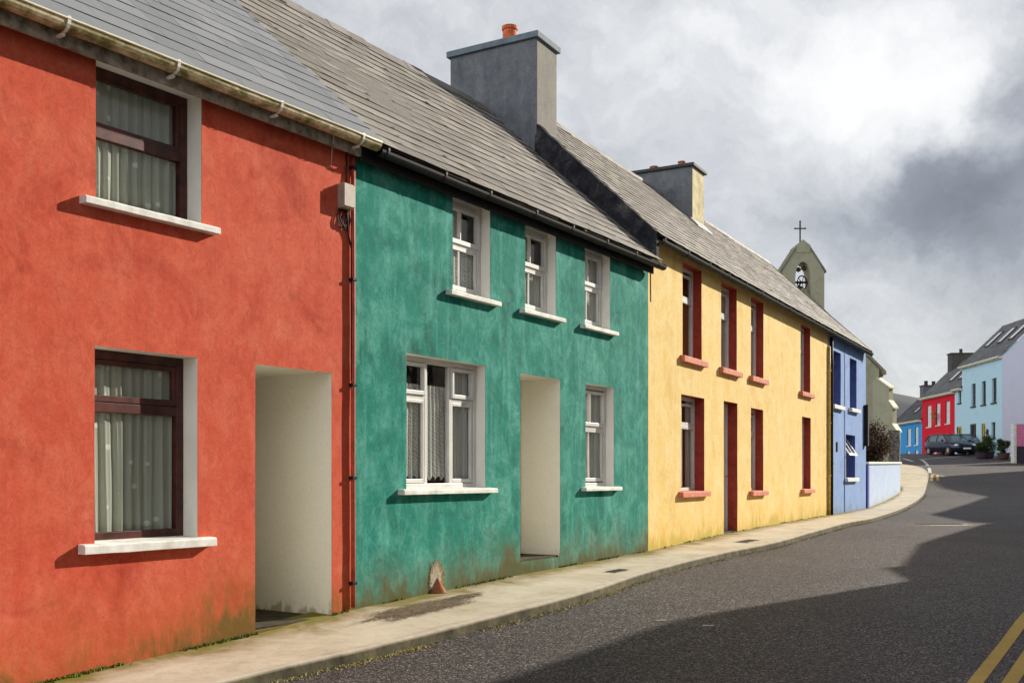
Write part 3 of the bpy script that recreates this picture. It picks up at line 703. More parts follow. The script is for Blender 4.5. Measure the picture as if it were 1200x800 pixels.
    b=MB(); b.tube([F.w(.09,-.012,3.58),F.w(.09,-.012,2.9),F.w(.10,-.012,2.6)],.006,5); b.build('cable','black',root)
yellow_house()
# ================================================================== BLUE HOUSE
def blue_house():
    F=FB; root=thing('terraced_house','narrow light blue rendered house at the corner end of the terrace','house',F.w(14.6,2.8,F.g(14.6)))
    s0,s1=12.165,17.0; zT=3.52
    W=[(12.56,13.56,1.80,3.18),(14.72,15.64,1.83,3.19),(14.18,15.44,-.06,1.10)]
    b=MB(); facade(b,F,s0,s1,zT,W,seed=31,step=.4); shell(b,F,s0,s1,zT,5.6,6.40,OR); b.build('wall','blue',root)
    for w in W[:2]: window(F,root,*w,.19,[(.08,.92,.5,.93,2),(.08,.92,.05,.48)],fw=.06,lining='navy',sill=(.14,.10,.10,'white_paint'),divs=[('h',.49,.05,.95,.06)],back=.4)
    fr=window(F,root,*W[2],.22,[(.06,.94,.05,.50)],fw=.06,lining='navy',sill=(.14,.10,.10,'white_paint'),divs=[('h',.53,.05,.95,.06)],back=.3,label='lower window with its top sash pushed open')
    # open top-hung sash
    b=MB(); a,c=14.18+.1,15.44-.1; zt,zb=1.03,.52
    def q(S,t,e): # t 0 top..1 bottom, e thickness
        return F.w(S,.20-.30*t+e,zt-(zt-zb)*t*.95)
    for x0,x1,t0,t1 in ((a,a+.06,0,1),(c-.06,c,0,1),(a,c,0,.12),(a,c,.88,1),((a+c)/2-.02,(a+c)/2+.02,0,1)):
        b.hexa([q(x0,t1,0),q(x1,t1,0),q(x1,t1,.04),q(x0,t1,.04),q(x0,t0,0),q(x1,t0,0),q(x1,t0,.04),q(x0,t0,.04)])
    b.build('sash','white_pvc',fr); b=MB(); b.poly([q(a,1,.02),q(c,1,.02),q(c,0,.02),q(a,0,.02)]); b.build('pane','glass',fr)
    b=MB(); b.fbox(F,14.0,14.05,-.02,-.004,F.g(14),3.4); b.build('cable',simple('blue_painted_cable',(.07,.12,.34),.6),root)
    b=MB(); b.fbox(F,13.0,13.12,-.03,-.004,.62,.86); b.build('vent','black',root)
    r=slates(F,s0,s1-.25,-.22,3.545,OR,6.40,.33,.215,lift=.013,broken=.03,sag=.02,seed=18); r.build('roof','slate_pale',root,normals=False)
    ridge(F,s0,s1-.25,OR,6.40,root,'slate_pale',seed=19)
    b=MB(); b.hexa([F.w(s1-.25,-.22,3.40),F.w(s1-.15,-.22,3.40),F.w(s1-.15,OR,6.28),F.w(s1-.25,OR,6.28),F.w(s1-.25,-.22,3.57),F.w(s1-.15,-.22,3.57),F.w(s1-.15,OR,6.43),F.w(s1-.25,OR,6.43)]); b.build('bargeboard','black',root)
    gutter(F,s0+.05,s1-.1,-.185,3.50,root,'black',r=.058,brackets=[12.8,13.9,15.0,16.1])
blue_house()
F=FB
b=MB(); b.fbox(F,16.70,16.86,-.12,-.02,.85,2.03); b.fbox(F,16.61,16.67,-.06,-.004,1.95,2.0); b.fbox(F,16.61,16.67,-.06,-.004,.88,.93)
tag(b.build('hanging_sign','black',None,F.w(16.64,-.05,.85)),'black board sign seen edge-on, projecting from the light blue house','sign')
# garden wall, painted pillar, stone pier
def garden_wall():
    A=Vector((10.32,30.75)); B=Vector((15.42,42.0)); d=(B-A).normalized(); L=(B-A).length
    Fw=Frame((A.x,A.y),(d.x,d.y))
    root=thing('garden_wall','low pale blue garden wall with white capping beyond the light blue house','wall',Fw.w(L/2,0,Fw.g(L/2)))
    b=MB(); n=16
    def top(S): return .33+(.46-.33)*S/L
    for k in range(n):
        a=.42+(L-.42)*k/n; c=.42+(L-.42)*(k+1)/n
        i=[b.vert(Fw.w(a,0,Fw.g(a)-.3),h=-.3),b.vert(Fw.w(c,0,Fw.g(c)-.3),h=-.3),b.vert(Fw.w(c,0,top(c)),h=1.2),b.vert(Fw.w(a,0,top(a)),h=1.2)]
        b.face(i); b.poly([Fw.w(a,.22,Fw.g(a)-.3),Fw.w(c,.22,Fw.g(c)-.3),Fw.w(c,.22,top(c)),Fw.w(a,.22,top(a))],h=3)
    b.poly([Fw.w(L,0,Fw.g(L)-.3),Fw.w(L,.22,Fw.g(L)-.3),Fw.w(L,.22,top(L)),Fw.w(L,0,top(L))],h=2)
    b.build('wall','palewall',root)
    b=MB(); b.hexa([Fw.w(-.02,-.05,top(0)+.002),Fw.w(L+.03,-.05,top(L)+.002),Fw.w(L+.03,.27,top(L)+.002),Fw.w(-.02,.27,top(0)+.002),Fw.w(-.02,-.05,top(0)+.07),Fw.w(L+.03,-.05,top(L)+.08),Fw.w(L+.03,.27,top(L)+.08),Fw.w(-.02,.27,top(0)+.07)])
    b.build('capping','white_paint',root,bevel=.01)
    b=MB(); b.fbox(Fw,-.02,.42,-.02,.24,Fw.g(0)-.3,top(0)); b.build('pillar','deepblue',root)
    b=MB(); 
    for k in range(8):
        z0=-.9+k*.34; j=random.uniform(-.02,.02); b.fbox(Fw,L+.2+j,L+.55+j,.05+j,.45+j,z0,z0+.335)
    tag(b.build('stone_pier','stonepier',None,Fw.w(L+.35,.25,-.9),bevel=.03),'rough dark stone pier standing at the far end of the garden wall','pier')
    # raised garden behind
    b=MB(); pts=[Fw.w(.1,.2,.22),Fw.w(L,.2,.36),Fw.w(L,3.2,.36),Fw.w(.1,3.2,.22)]
    b.poly(pts); tag(b.build('garden_bed','soil',None),kind='structure')
    b=MB(); rnd=random.Random(3)
    for k in range(2600):
        S=rnd.uniform(.2,L-.2); o=rnd.uniform(.24,1.0); z=.22+.14*S/L; hgt=rnd.uniform(.08,.24); a=rnd.uniform(0,6.3); wdt=.012; t=rnd.random()
        p=Fw.w(S,o,z-.01); dx=Vector((math.cos(a)*wdt,math.sin(a)*wdt,0)); q_=p+Vector((rnd.uniform(-.05,.05),rnd.uniform(-.05,.05),hgt))
        b.face([b.vert(p-dx,tint=t),b.vert(p+dx,tint=t),b.vert(q_,tint=t)])
    tag(b.build('grass','grass',None,normals=False),'strip of bright green grass along the top of the garden wall','grass',kind='stuff')
garden_wall()
def leafy(name,label,cat,c,rx,ry,rz,mat,n,leaf,seed,parent=None,stems=10,group=None):
    rnd=random.Random(seed)
    root=parent or thing(name,label,cat,c-Vector((0,0,rz)),group)
    b=MB(); cl=[]
    for k in range(max(6,n//110)):
        while True:
            p=Vector((rnd.uniform(-1,1),rnd.uniform(-1,1),rnd.uniform(-1,1)))
            if p.length<1: break
        cl.append((Vector((p.x*rx*.85,p.y*ry*.85,p.z*rz*.85)),rnd.uniform(.22,.42)*min(rx,rz),rnd.random()))
    for k in range(n):
        cc,cr,ct=rnd.choice(cl); v=Vector((rnd.gauss(0,1),rnd.gauss(0,1),rnd.gauss(0,1))).normalized()*cr*rnd.random()**.4*1.2
        p=c+cc+v; a=Vector((rnd.gauss(0,1),rnd.gauss(0,1),rnd.gauss(0,1))).normalized(); bb=a.orthogonal().normalized()
        l=leaf*rnd.uniform(.6,1.5); t=min(1,max(0,ct*.6+rnd.random()*.5))
        i=[b.vert(p-a*l,tint=t),b.vert(p+bb*l*.45,tint=t),b.vert(p+a*l,tint=t),b.vert(p-bb*l*.45,tint=t)]
        b.face(i)
    b.build('foliage',mat,root,normals=False)
    s=MB(); base=c-Vector((0,0,rz))
    for k in range(stems):
        cc,_,_=rnd.choice(cl); e=c+cc*1.15; m=(base+e)/2+Vector((rnd.uniform(-.1,.1),rnd.uniform(-.1,.1),0))
        s.tube([base+Vector((rnd.uniform(-.1,.1)*rx,rnd.uniform(-.1,.1)*ry,-.05)),m,e],.02*rz,5,r2=.006*rz)
    s.build('stem','woodstem',root)
    return root
leafy('shrub','large dark reddish brown shrub behind the garden wall in front of the chapel','shrub',V(13.25,39.6,1.08),.90,.9,.9,'leaf_red',15000,.045,5,stems=40)
# ================================================================== CHAPEL
def chapel():
    # gable facing the viewer, at depth 46
    Fc=Frame((9.3,46.0),(1,0)); root=thing('chapel','cream rendered chapel with stepped corner buttress and bellcote with cross behind the terrace','chapel',Fc.w(3.3,4,-.5))
    L=6.66; zk=4.62; ap=zk+3.33
    b=MB(); prof=[(0,-1.2),(L,-1.2),(L,zk),(L/2,ap),(0,zk)]
    b.extr([Fc.w(x,0,z) for x,z in prof],Vector((0,16,0))); 
    for i in range(len(b.v)): b.a.setdefault('h',{})[i]=4
    b.build('wall','chapel',root)
    cmat=simple('olive_coping',(.26,.25,.17),.85)
    for sg in (-1,1):
        b=MB(); x0=L/2; x1=L/2+sg*(L/2+.28)
        y0=ap+.05; y1=zk-.23
        b.hexa([Fc.w(x0,-.12,y0-.02),Fc.w(x1,-.12,y1-.02),Fc.w(x1,.35,y1-.02),Fc.w(x0,.35,y0-.02),Fc.w(x0,-.12,y0+.14),Fc.w(x1,-.12,y1+.14),Fc.w(x1,.35,y1+.14),Fc.w(x0,.35,y0+.14)])
        b.build('coping',cmat,root,bevel=.02)
    b=MB()
    for sg in (-1,1):
        x0=L/2; x1=L/2+sg*(L/2+.3)
        b.hexa([Fc.w(x0,.36,ap-.02),Fc.w(x1,.36,zk-.30),Fc.w(x1,16,zk-.30),Fc.w(x0,16,ap-.02),Fc.w(x0,.36,ap+.08),Fc.w(x1,.36,zk-.2),Fc.w(x1,16,zk-.2),Fc.w(x0,16,ap+.08)],tint=.5)
    b.build('roof','slate_far',root)
    # diagonal stepped buttress at the right corner
    C=Vector((9.3+L,46.0)); dv=Vector((.7071,-.7071)); pv=Vector((.7071,.7071))
    stages=[(-1.2,1.86,.86,.30,.70),(1.86,2.89,.70,.28,.54),(2.89,3.76,.54,.42,0.0)]
    b=MB(); hw=.20
    P=lambda a,s_,z: V(C.x+dv.x*a+pv.x*s_,C.y+dv.y*a+pv.y*s_,z)
    for k,(z0,z1,l,rise,nxt) in enumerate(stages):
        h2=hw-.003*k
        b.extr([P(-.3,-h2,z0),P(l,-h2,z0),P(l,-h2,z1),P(nxt-.02,-h2,z1+rise),P(-.3,-h2,z1+rise)],P(0,h2*2,0)-P(0,0,0))
    for i in range(len(b.v)): b.a.setdefault('h',{})[i]=4
    bt=b.build('buttress','chapel',root)
    for k,(z0,z1,l,rise,nxt) in enumerate(stages):
        t=MB(); e=.04; t.hexa([P(nxt,-hw-e,z1+rise+.005),P(l+.06,-hw-e,z1-.02),P(l+.06,hw+e,z1-.02),P(nxt,hw+e,z1+rise+.005),P(nxt,-hw-e,z1+rise+.08),P(l+.06,-hw-e,z1+.055),P(l+.06,hw+e,z1+.055),P(nxt,hw+e,z1+rise+.08)])
        t.build('weathering','creamtrim',bt)
    # bellcote
    X=12.62; y0,y1=45.9,46.8
    def ring(pts,mb,y0=y0,y1=y1):
        mb.extr([V(x,y0,z) for x,z in pts],Vector((0,y1-y0,0)))
    hw=.93; ow=.33; zb=6.0; zs=8.83; za=9.95
    b=MB()
    # arch opening polygons: left pier, right pier, arch head
    b.extr([V(X-hw,y0,zb),V(X-ow,y0,zb),V(X-ow,y0,8.55),V(X-hw,y0,8.55)],Vector((0,y1-y0,0)))
    b.extr([V(X+ow,y0,zb),V(X+hw,y0,zb),V(X+hw,y0,8.55),V(X+ow,y0,8.55)],Vector((0,y1-y0,0)))
    arch=[(X+ow*math.cos(t*math.pi/12),8.55+.72*math.sin(t*math.pi/12)*(1.0)) for t in range(13)]
    def outer(x):
        a=abs(x-X); return max(8.84, za-(a-.28)*(za-8.84)/(hw-.28)) if a>.28 else za
    xs=[X-hw]+[p[0] for p in arch[::-1]]+[X+hw]
    zs_=[8.55]+[p[1] for p in arch[::-1]]+[8.55]
    for k in range(len(xs)-1):
        xa,xb=xs[k],xs[k+1]
        if xb-xa<1e-4: continue
        mids=[xa]
        for q_ in (X-.28,X+.28):
            if xa<q_<xb: mids.append(q_)
        mids.append(xb)
        for a,c in zip(mids,mids[1:]):
            za_=zs_[k]+(zs_[k+1]-zs_[k])*(a-xa)/(xb-xa); zc_=zs_[k]+(zs_[k+1]-zs_[k])*(c-xa)/(xb-xa)
            b.extr([V(a,y0,za_),V(c,y0,zc_),V(c,y0,outer(c)),V(a,y0,outer(a))],Vector((0,y1-y0,0)))
    b.extr([V(X-.3,y0-.03,za-.28),V(X+.3,y0-.03,za-.28),V(X+.33,y0-.03,za+.02),V(X,y0-.03,za+.28),V(X-.33,y0-.03,za+.02)],Vector((0,y1-y0+.06,0)))
    for i in range(len(b.v)): b.a.setdefault('h',{})[i]=4
    bc=b.build('bellcote','chapel',root)
    b=MB()
    cm2=simple('olive_coping_b',(.22,.21,.14),.85)
    for sg in (-1,1):
        b=MB(); p=[V(X+sg*.3,y0-.06,za-.12),V(X+sg*(hw+.07),y0-.06,8.79),V(X+sg*(hw+.07),y0-.06,8.87),V(X+sg*.3,y0-.06,za-.0)]
        b.extr(p,Vector((0,y1-y0+.12,0))); b.build('coping',cm2,bc)
    b=MB(); yc=46.35
    b.lathe(V(X-.02,yc,7.78),[(.30,0),(.27,.06),(.20,.25),(.17,.42),(.10,.5),(.01,.52)],18); b.tube([V(X-.02,yc,8.29),V(X-.02,yc,8.5)],.03,6)
    b.build('bell','bronze',bc,smooth=True)
    b=MB(); pts=[V(X+.12,yc-.2+.0,7.75)+Vector((0.0,.36*math.cos(t*math.pi/10)*1,.36*math.sin(t*math.pi/10))) for t in range(21)]
    b.tube([V(X-.3,yc,8.45),V(X+.33,yc,8.45)],.05,8)
    pts=[V(X+.06,yc-.1,8.42)+Vector((.24*math.cos(t*math.pi/10),.12*math.cos(t*math.pi/10),.30*math.sin(t*math.pi/10))) for t in range(21)]
    b.tube(pts,.028,6,cap=False)
    for t in (0,2,4,6,8): 
        a=t*math.pi/5; b.tube([V(X+.06,yc-.1,8.42),V(X+.06,yc-.1,8.42)+Vector((.24*math.cos(a),.12*math.cos(a),.30*math.sin(a)))],.018,5)
    b.build('bell_wheel','darkmetal',bc)
    b=MB(); b.lathe(V(X-.10,yc-.1,8.88),[(.01,0),(.10,.05),(.11,.12),(.06,.2),(.01,.22)],10); b.lathe(V(X+.16,yc,8.95),[(.01,0),(.09,.05),(.1,.12),(.05,.2),(.01,.22)],10)
    b.tube([V(X-.3,yc,9.0),V(X+.3,yc,9.06)],.03,6); b.build('pulley','bronze',bc,smooth=True)
    b=MB(); yz=46.35; b.tube([V(X,yz,za+.2),V(X,yz,za+1.15)],.035,8); b.tube([V(X-.21,yz,za+.86),V(X+.21,yz,za+.86)],.028,8)
    for x,z in ((X,za+1.17),(X-.22,za+.86),(X+.22,za+.86),(X,za+.97)): b.lathe(V(x,yz,z),[(.005,-.05),(.05,0),(.005,.05)],8)
    b.build('cross','darkmetal',bc)
chapel()
# ================================================================== FAR HOUSES
FF=Frame((32.42,70.0),(.056,1.0),side=-1)      # facade facing left, runs away from the viewer
def far_house(label,s0,s1,zE,wallmat,roofmat,wins,rise=2.95,oR=2.9,roofl=None,chim=None,skyl=(),gable=None,zb=-2.5,facia='creamtrim',extra=None):
    F=FF; root=thing('house',label,'house',F.w((s0+s1)/2,2.9,g(70+(s0+s1)/2)))
    b=MB(); ops=[w[:4] for w in wins]; facade(b,F,s0,s1,zE,ops,step=2.0,amp=.0,zb=zb)
    zR=zE+rise; dep=oR*2
    mats=[wallmat]
    shell(b,F,s0,s1,zE,dep,zR,oR,left=not gable)
    b.build('wall',wallmat,root)
    if gable:
        b=MB(); S=s0
        b.poly([F.w(S,0,F.g(S)-1),F.w(S,gable[1],F.g(S)-1),F.w(S,gable[1],zE),F.w(S,gable[1]/2,zE+gable[1]/2),F.w(S,0,zE)],h=4); b.build('gable_wall',gable[0],root)
    for (a,c,z0,z1,k) in wins:
        if k=='board':
            m=MB(); m.fbox(F,a+.003,c-.003,.06,.12,z0+.003,z1-.003); wo=m.build('window','white_paint',root)
            m=MB(); m.fbox(F,a-.06,c+.06,-.08,.05,z0-.09,z0-.002); m.build('sill','white_paint',wo)
        elif k=='sash':
            window(F,root,a,c,z0,z1,.12,[(.06,.94,.52,.94),(.06,.94,.06,.48)],fmat='browndoor',fw=.07,lining=wallmat,sill=(.08,.07,.09,'darkmetal'),divs=[('h',.5,.05,.95,.07)],glass='farglass',back=.2)
        elif k in ('door','ydoor','ywin'):
            m=MB(); mt={'door':'browndoor','ydoor':'yellowdoor','ywin':'yellowdoor'}[k]
            m.fbox(F,a+.003,a+.1,.08,.16,z0,z1-.003); m.fbox(F,c-.1,c-.003,.08,.16,z0,z1-.003); m.fbox(F,a+.1,c-.1,.08,.16,z1-.12,z1-.003); m.fbox(F,a+.1,c-.1,.10,.15,z0+.02,z0+(z1-z0)*.55); m.fbox(F,(a+c)/2-.03,(a+c)/2+.03,.10,.15,z0,z1-.1)
            d=m.build('door' if k!='ywin' else 'window',mt,root); m=MB(); m.poly([F.w(a+.1,.14,z0),F.w(c-.1,.14,z0),F.w(c-.1,.14,z1-.1),F.w(a+.1,.14,z1-.1)]); m.build('pane','farglass',d)
    r=slates(F,s0-.08,s1+.08,-.2,zE+.0,oR,zR,.6,.33,lift=.02,thick=.008,seed=int(s0*7)+40,back=not gable); r.build('roof',roofmat,root,normals=False)
    if gable:
        pass
    ridge(F,s0-.08,s1+.08,oR,zR,root,roofmat,seg=.6)
    b=MB(); b.fbox(F,s0-.05,s1+.05,-.19,-.05,zE-.14,zE+.04); b.fbox(F,s0-.05,s1+.05,-.30,-.19,zE-.08,zE+.02); b.build('gutter',facia,root)
    if chim:
        for c in chim: chimney(F,root,*c)
    for (a,c,t0,t1) in skyl:
        b=MB(); P=lambda S,t,h: F.w(S,-.2+(oR+.2)*t-h*.7,zE+rise*t+h*.7)
        b.hexa([P(a,t0,.0),P(c,t0,.0),P(c,t1,.0),P(a,t1,.0),P(a,t0,.10),P(c,t0,.10),P(c,t1,.10),P(a,t1,.10)]); sk=b.build('skylight','browndoor',root)
        b=MB(); b.poly([P(a+.1,t0+.02,.106),P(c-.1,t0+.02,.106),P(c-.1,t1-.02,.106),P(a+.1,t1-.02,.106)]); b.build('pane',simple('skylight_glass',(.5,.52,.55),.08,var=0,bump=0,spec=.9),sk)
    return root
def su(u):    # distance along the far row for a bearing
    return 28.48/((u-600)/F_-.056)-70
def W_(u0,u1,v0,v1,k):
    a,b=su(u1),su(u0); Y=70+(a+b)/2; return (a,b,(557-v1)/F_*Y,(557-v0)/F_*Y,k)
far_house('tall pale blue house with three skylights and lavender gable end at the right edge',0,su(1127),7.88,'paleblue','slate_far2',
  [W_(1138,1143,449.5,476,'sash'),W_(1150,1155,446.5,474,'sash'),W_(1162,1167.5,443,471.5,'sash'),W_(1136.5,1143.5,496.5,530,'door'),W_(1150,1154.5,496,530,'ydoor'),W_(1161.5,1166,494.5,513,'sash')],
  skyl=[(1.0,1.75,.42,.78),(2.9,3.65,.42,.78),(5.1,5.85,.42,.78)],gable=('lavender',7.0))
far_house('narrow pale blue house with yellow window between the scarlet and tall pale blue houses',su(1127)+.01,su(1118.5),6.35,'paleblue','slate_far2',
  [W_(1122.6,1126.0,458,472,'sash'),W_(1121,1126.4,500,530,'ywin')])
far_house('scarlet red house with white boarded windows and two skylights',su(1118.5)+.01,su(1080),6.22,'scarlet','slate_far2',
  [W_(1086,1091,475,500,'board'),W_(1097,1101.5,472.5,498,'board'),W_(1108,1112.8,470,496,'board'),W_(1085,1091,512.5,532,'board'),W_(1093.5,1097,512.5,532,'board')],
  chim=[(su(1080)-1.0,su(1080)-.1,2.0,3.7,7.5,9.75,'chimney_dark','darkcap',[(su(1080)-.55,2.9,.13,.35,'darkmetal')])],skyl=[(su(1118.5)+1.0,su(1118.5)+1.8,.35,.72),(su(1118.5)+3.0,su(1118.5)+3.8,.35,.72)])
far_house('bright blue single cottage with white boarded windows at the far left of the row',su(1080)+.01,su(1046.5),4.5,'skyblue','slate_far',
  [W_(1072,1075.6,500,521,'board'),W_(1063,1067,502,522,'board'),W_(1052,1055,504,523,'board'),W_(1072,1075.6,527,534,'board'),W_(1062.5,1066,528,534,'board')],
  chim=[(su(1046.5)-1.2,su(1046.5)-.3,2.2,3.6,6.0,7.8,'chimney_cement','darkcap',[(su(1046.5)-.7,2.6,.16,.4,'darkmetal'),(su(1046.5)-.7,3.25,.16,.36,'darkmetal')])],skyl=[(su(1080)+.8,su(1080)+1.4,.25,.42),(su(1080)+3.2,su(1080)+3.8,.25,.42)],zb=-3)
# ornament hanging in front of the middle boarded window of the scarlet house
s_=su(1099); b=MB(); F=FF
b.tube([F.w(s_,-.02,4.75),F.w(s_,-.32,4.72),F.w(s_,-.34,3.95)],.07,8)
for a_,c_,e_,f_ in ((-.55,5.0,.35,4.45),(-.5,4.55,.55,4.8),(-.15,5.05,.1,4.4)): b.tube([F.w(s_+a_,-.34,c_),F.w(s_+(a_+e_)/2,-.42,(c_+f_)/2),F.w(s_+e_,-.34,f_)],.06,6)
tag(b.build('wall_bracket','terracotta',None,F.w(s_,-.2,3.9)),'small dark and orange ornament hung before the middle window of the scarlet house','ornament')
s_=su(1157); b=MB(); pts=[]
for k in range(10):
    r=.3 if k%2==0 else .17; a=k*math.pi/5; pts.append(FF.w(s_+r*math.cos(a),-.05,2.95+r*math.sin(a)))
off=FF.w(0,-.05,0)-FF.w(0,-.008,0)
b.extr(pts,-off*.9); tag(b.build('wall_plaque','darkmetal',None,FF.w(s_,-.02,2.7)),'dark star shaped plaque on the tall pale blue house wall','plaque')
# pink outbuilding
Fp=Frame((29.45,62.0),(1,0)); root=thing('garden_wall','pink rendered wall with dark plinth and pale end post at the right edge','wall',Fp.w(2,0,g(62)))
b=MB(); b.fbox(Fp,.12,7,0,.3,1.72,2.98); b.build('wall','pink',root); b=MB(); b.fbox(Fp,.10,7,-.03,.33,.6,1.717); b.build('plinth','darkplinth',root); b=MB(); b.fbox(Fp,-.06,.09,-.05,.35,.5,3.05); b.build('post','white_paint',root); b=MB(); b.fbox(Fp,.1,7,-.03,.33,2.985,3.05); b.build('coping','lavender',root)
# planters and bushes before the pale house
for i,(u,v0,v1,Y,lab) in enumerate(((1158,510,531,67.5,'broad dark shrub in a pot beneath the star shaped plaque'),(1150,516,531,67.2,'small dark shrub between the yellow door and the cars'),(1176,512,529,66.2,'spiky green shrub in a dark trough beside the pink wall'))):
    X=(u-600)/F_*Y; gz=g(Y)-.09; zt=(557-v0)/F_*Y
    root=thing('potted_shrub',lab,'plant',V(X,Y,gz),'potted shrubs before the pale blue house')
    b=MB(); b.lathe(V(X,Y,gz),[(.25,0),(.3,.05),(.38,.38),(.42,.42),(.34,.42),(.3,.3),(.001,.3)],16); b.build('pot','darkplinth' if i!=2 else 'browndoor',root)
    rz=(zt-gz-.3)/2; leafy('x','','',V(X,Y,gz+.3+rz),.62 if i==0 else .38,.45,rz,'leaf_green',2200,.05,50+i,parent=root,stems=8)
# ================================================================== CARS
def lerp(a,b,t): return a+(b-a)*t
def make_car(loc,rz,label):
    root=thing('parked_car',label,'car',Vector((0,0,0)),'cars parked before the scarlet house')
    # x forward, length 4.3; stations: x, half width, z bottom, z belt
    st=[(-2.12,.62,.42,.80),(-2.05,.78,.32,.98),(-1.7,.85,.26,1.0),(-1.0,.87,.22,.98),(0,.88,.20,.95),(.75,.88,.22,.92),(1.2,.86,.22,.88),(1.7,.82,.24,.78),(2.02,.72,.28,.66),(2.15,.55,.34,.56)]
    b=MB(); rings=[]
    for x,hw,zb,zt in st:
        prof=[(-hw*.86,zb),(-hw*.98,zb+.12),(-hw,(zb+zt)/2),(-hw*.96,zt-.06),(-hw*.86,zt),(0,zt+.025),(hw*.86,zt),(hw*.96,zt-.06),(hw,(zb+zt)/2),(hw*.98,zb+.12),(hw*.86,zb),(0,zb)]
        rings.append([b.vert((x,y,z)) for y,z in prof])
    for A,B in zip(rings,rings[1:]):
        for k in range(12): b.face((A[k],A[(k+1)%12],B[(k+1)%12],B[k]))
    b.face(rings[0][::-1]); b.face(rings[-1])
    body=b.build('body','carpaint',root,smooth=True)
    def cab(st,name,mat,par):
        b=MB(); rings=[]
        for x,hw,z0,hr,z1 in st:
            rings.append([b.vert((x,-hw,z0)),b.vert((x,-hr,z1)),b.vert((x,hr,z1)),b.vert((x,hw,z0))])
        for A,B in zip(rings,rings[1:]):
            for k in range(4): b.face((A[k],A[(k+1)%4],B[(k+1)%4],B[k]))
        b.face(rings[0][::-1]); b.face(rings[-1]); return b.build(name,mat,par,bevel=.02)
    cab([(-2.0,.76,.95,.70,1.0),(-1.72,.76,.94,.60,1.38),(.15,.78,.93,.60,1.40),(1.05,.78,.88,.74,.93)],'window','carglass',root)
    cab([(-1.82,.60,1.37,.58,1.40),(-1.5,.64,1.37,.60,1.445),(-.1,.64,1.385,.60,1.455),(.22,.60,1.37,.56,1.41)],'roof','carpaint',root)
    for sy in (-1,1):
        for x0,z0,x1,z1 in ((.98,.92,.18,1.40),(-.42,.95,-.45,1.40),(-1.55,.95,-1.62,1.38),(-1.98,.97,-1.75,1.36)):
            b=MB(); b.tube([Vector((x0,sy*.785,z0)),Vector((x1,sy*.615,z1))],.028,5); b.build('pillar','carpaint',root)
        for x in (-1.32,1.32):
            b=MB(); b.tube([Vector((x,sy*.70,.31)),Vector((x,sy*.885,.31))],.31,20); wl=b.build('wheel','rubber',root)
            b=MB(); b.tube([Vector((x,sy*.80,.31)),Vector((x,sy*.893,.31))],.17,14); b.build('rim','greybox',wl)
        b=MB(); b.lathe(Vector((1.93,sy*.60,.62)),[(.01,-.08),(.15,-.04),(.17,.03),(.08,.09),(.01,.1)],10); b.build('headlight','lamp',root,smooth=True)
        b=MB(); b.lathe(Vector((.75,sy*.97,.98)),[(.01,-.07),(.09,-.03),(.09,.04),(.01,.08)],8); b.build('mirror','carpaint',root,smooth=True)
    b=MB(); b.hexa([Vector(p) for p in ((2.12,-.26,.36),(2.20,-.26,.36),(2.20,.26,.36),(2.12,.26,.36),(2.12,-.26,.47),(2.18,-.26,.47),(2.18,.26,.47),(2.12,.26,.47))]); b.build('number_plate','plate',root)
    b=MB(); b.hexa([Vector(p) for p in ((2.0,-.42,.52),(2.17,-.42,.52),(2.17,.42,.52),(2.0,.42,.52),(2.0,-.42,.58),(2.12,-.42,.58),(2.12,.42,.58),(2.0,.42,.58))]); b.build('grille','black',root)
    root.location=loc; root.rotation_euler=(0,0,rz)
    return root
def on_road(x,y): return V(x,y,g(y)-.088)
c1=make_car(on_road(29.9,72.2),R(-84),'dark blue hatchback with pale windscreen parked nearest, before the scarlet house')
# second car: a copy of the first with all its parts
def dup(root,loc,rz,label):
    r=root.copy(); COL.objects.link(r); r.location=loc; r.rotation_euler=(0,0,rz); r['label']=label
    for ch in list(root.children):
        c=ch.copy(); COL.objects.link(c); c.parent=r
        for gch in ch.children:
            d=gch.copy(); COL.objects.link(d); d.parent=c
    return r
dup(c1,on_road(31.75,74.7),R(-87),'dark car half hidden behind the nearer hatchback')
# ================================================================== GROUND, ROAD, PAVEMENT
def grid(name,xs,ys,zf,mat,kind='structure'):
    b=MB(); 
    for y in ys:
        for x in xs: b.vert(V(x,y,zf(x,y)))
    n=len(xs)
    for j in range(len(ys)-1):
        for i in range(n-1): b.face((j*n+i,j*n+i+1,(j+1)*n+i+1,(j+1)*n+i))
    o=b.build(name,mat); tag(o,kind=kind); return o
def rng(a,b,s):
    n=int(round((b-a)/s)); return [a+(b-a)*k/n for k in range(n+1)]
grid('ground',[-3000,-300,-60,0,60,300,3000],[-2500,-400,-60,-20,0]+rng(5,112,3)+[150,400,1200,4000],lambda x,y:g(y)-.35,'field')
grid('road',rng(-14,62,2),rng(-16,7,1)+rng(7.4,112,.8),lambda x,y:g(y)-.09,'asphalt')
ker=[(-9.5,-3.45),(-5.4,2.5),(-3.3,5.6),(-2.045,7.46),(-1.455,8.20),(-1.256,8.42),(-.732,9.08),(.165,10.22),(.927,11.5),(1.968,13.56),(3.133,15.54),(4.578,17.74),(7.05,22.42),(8.589,25.06),(11.663,31.44),(15.36,39.6),(17.91,45.7),(20.0,50.8),(21.2,54.2),(21.9,57),(21.8,59.4),(20.6,61.2),(17,62.6),(8,64)]
inn=[(-10.6,-3.4),(-6.7,2.3),(-4.75,5.3),(-3.55,7.05),(-2.95,8.0),(-2.55,8.55),(-1.95,9.45),(-1.2,10.6),(-.45,11.8),(.75,13.7),(2.0,15.72),(3.0,17.52),(5.42,21.9),(7.0,24.75),(10.1,30.4),(13.75,38.3),(15.4,42.0),(16.5,45),(17.0,50),(17.2,54),(17.0,57),(16.6,58.6),(14,59.5),(8,60)]
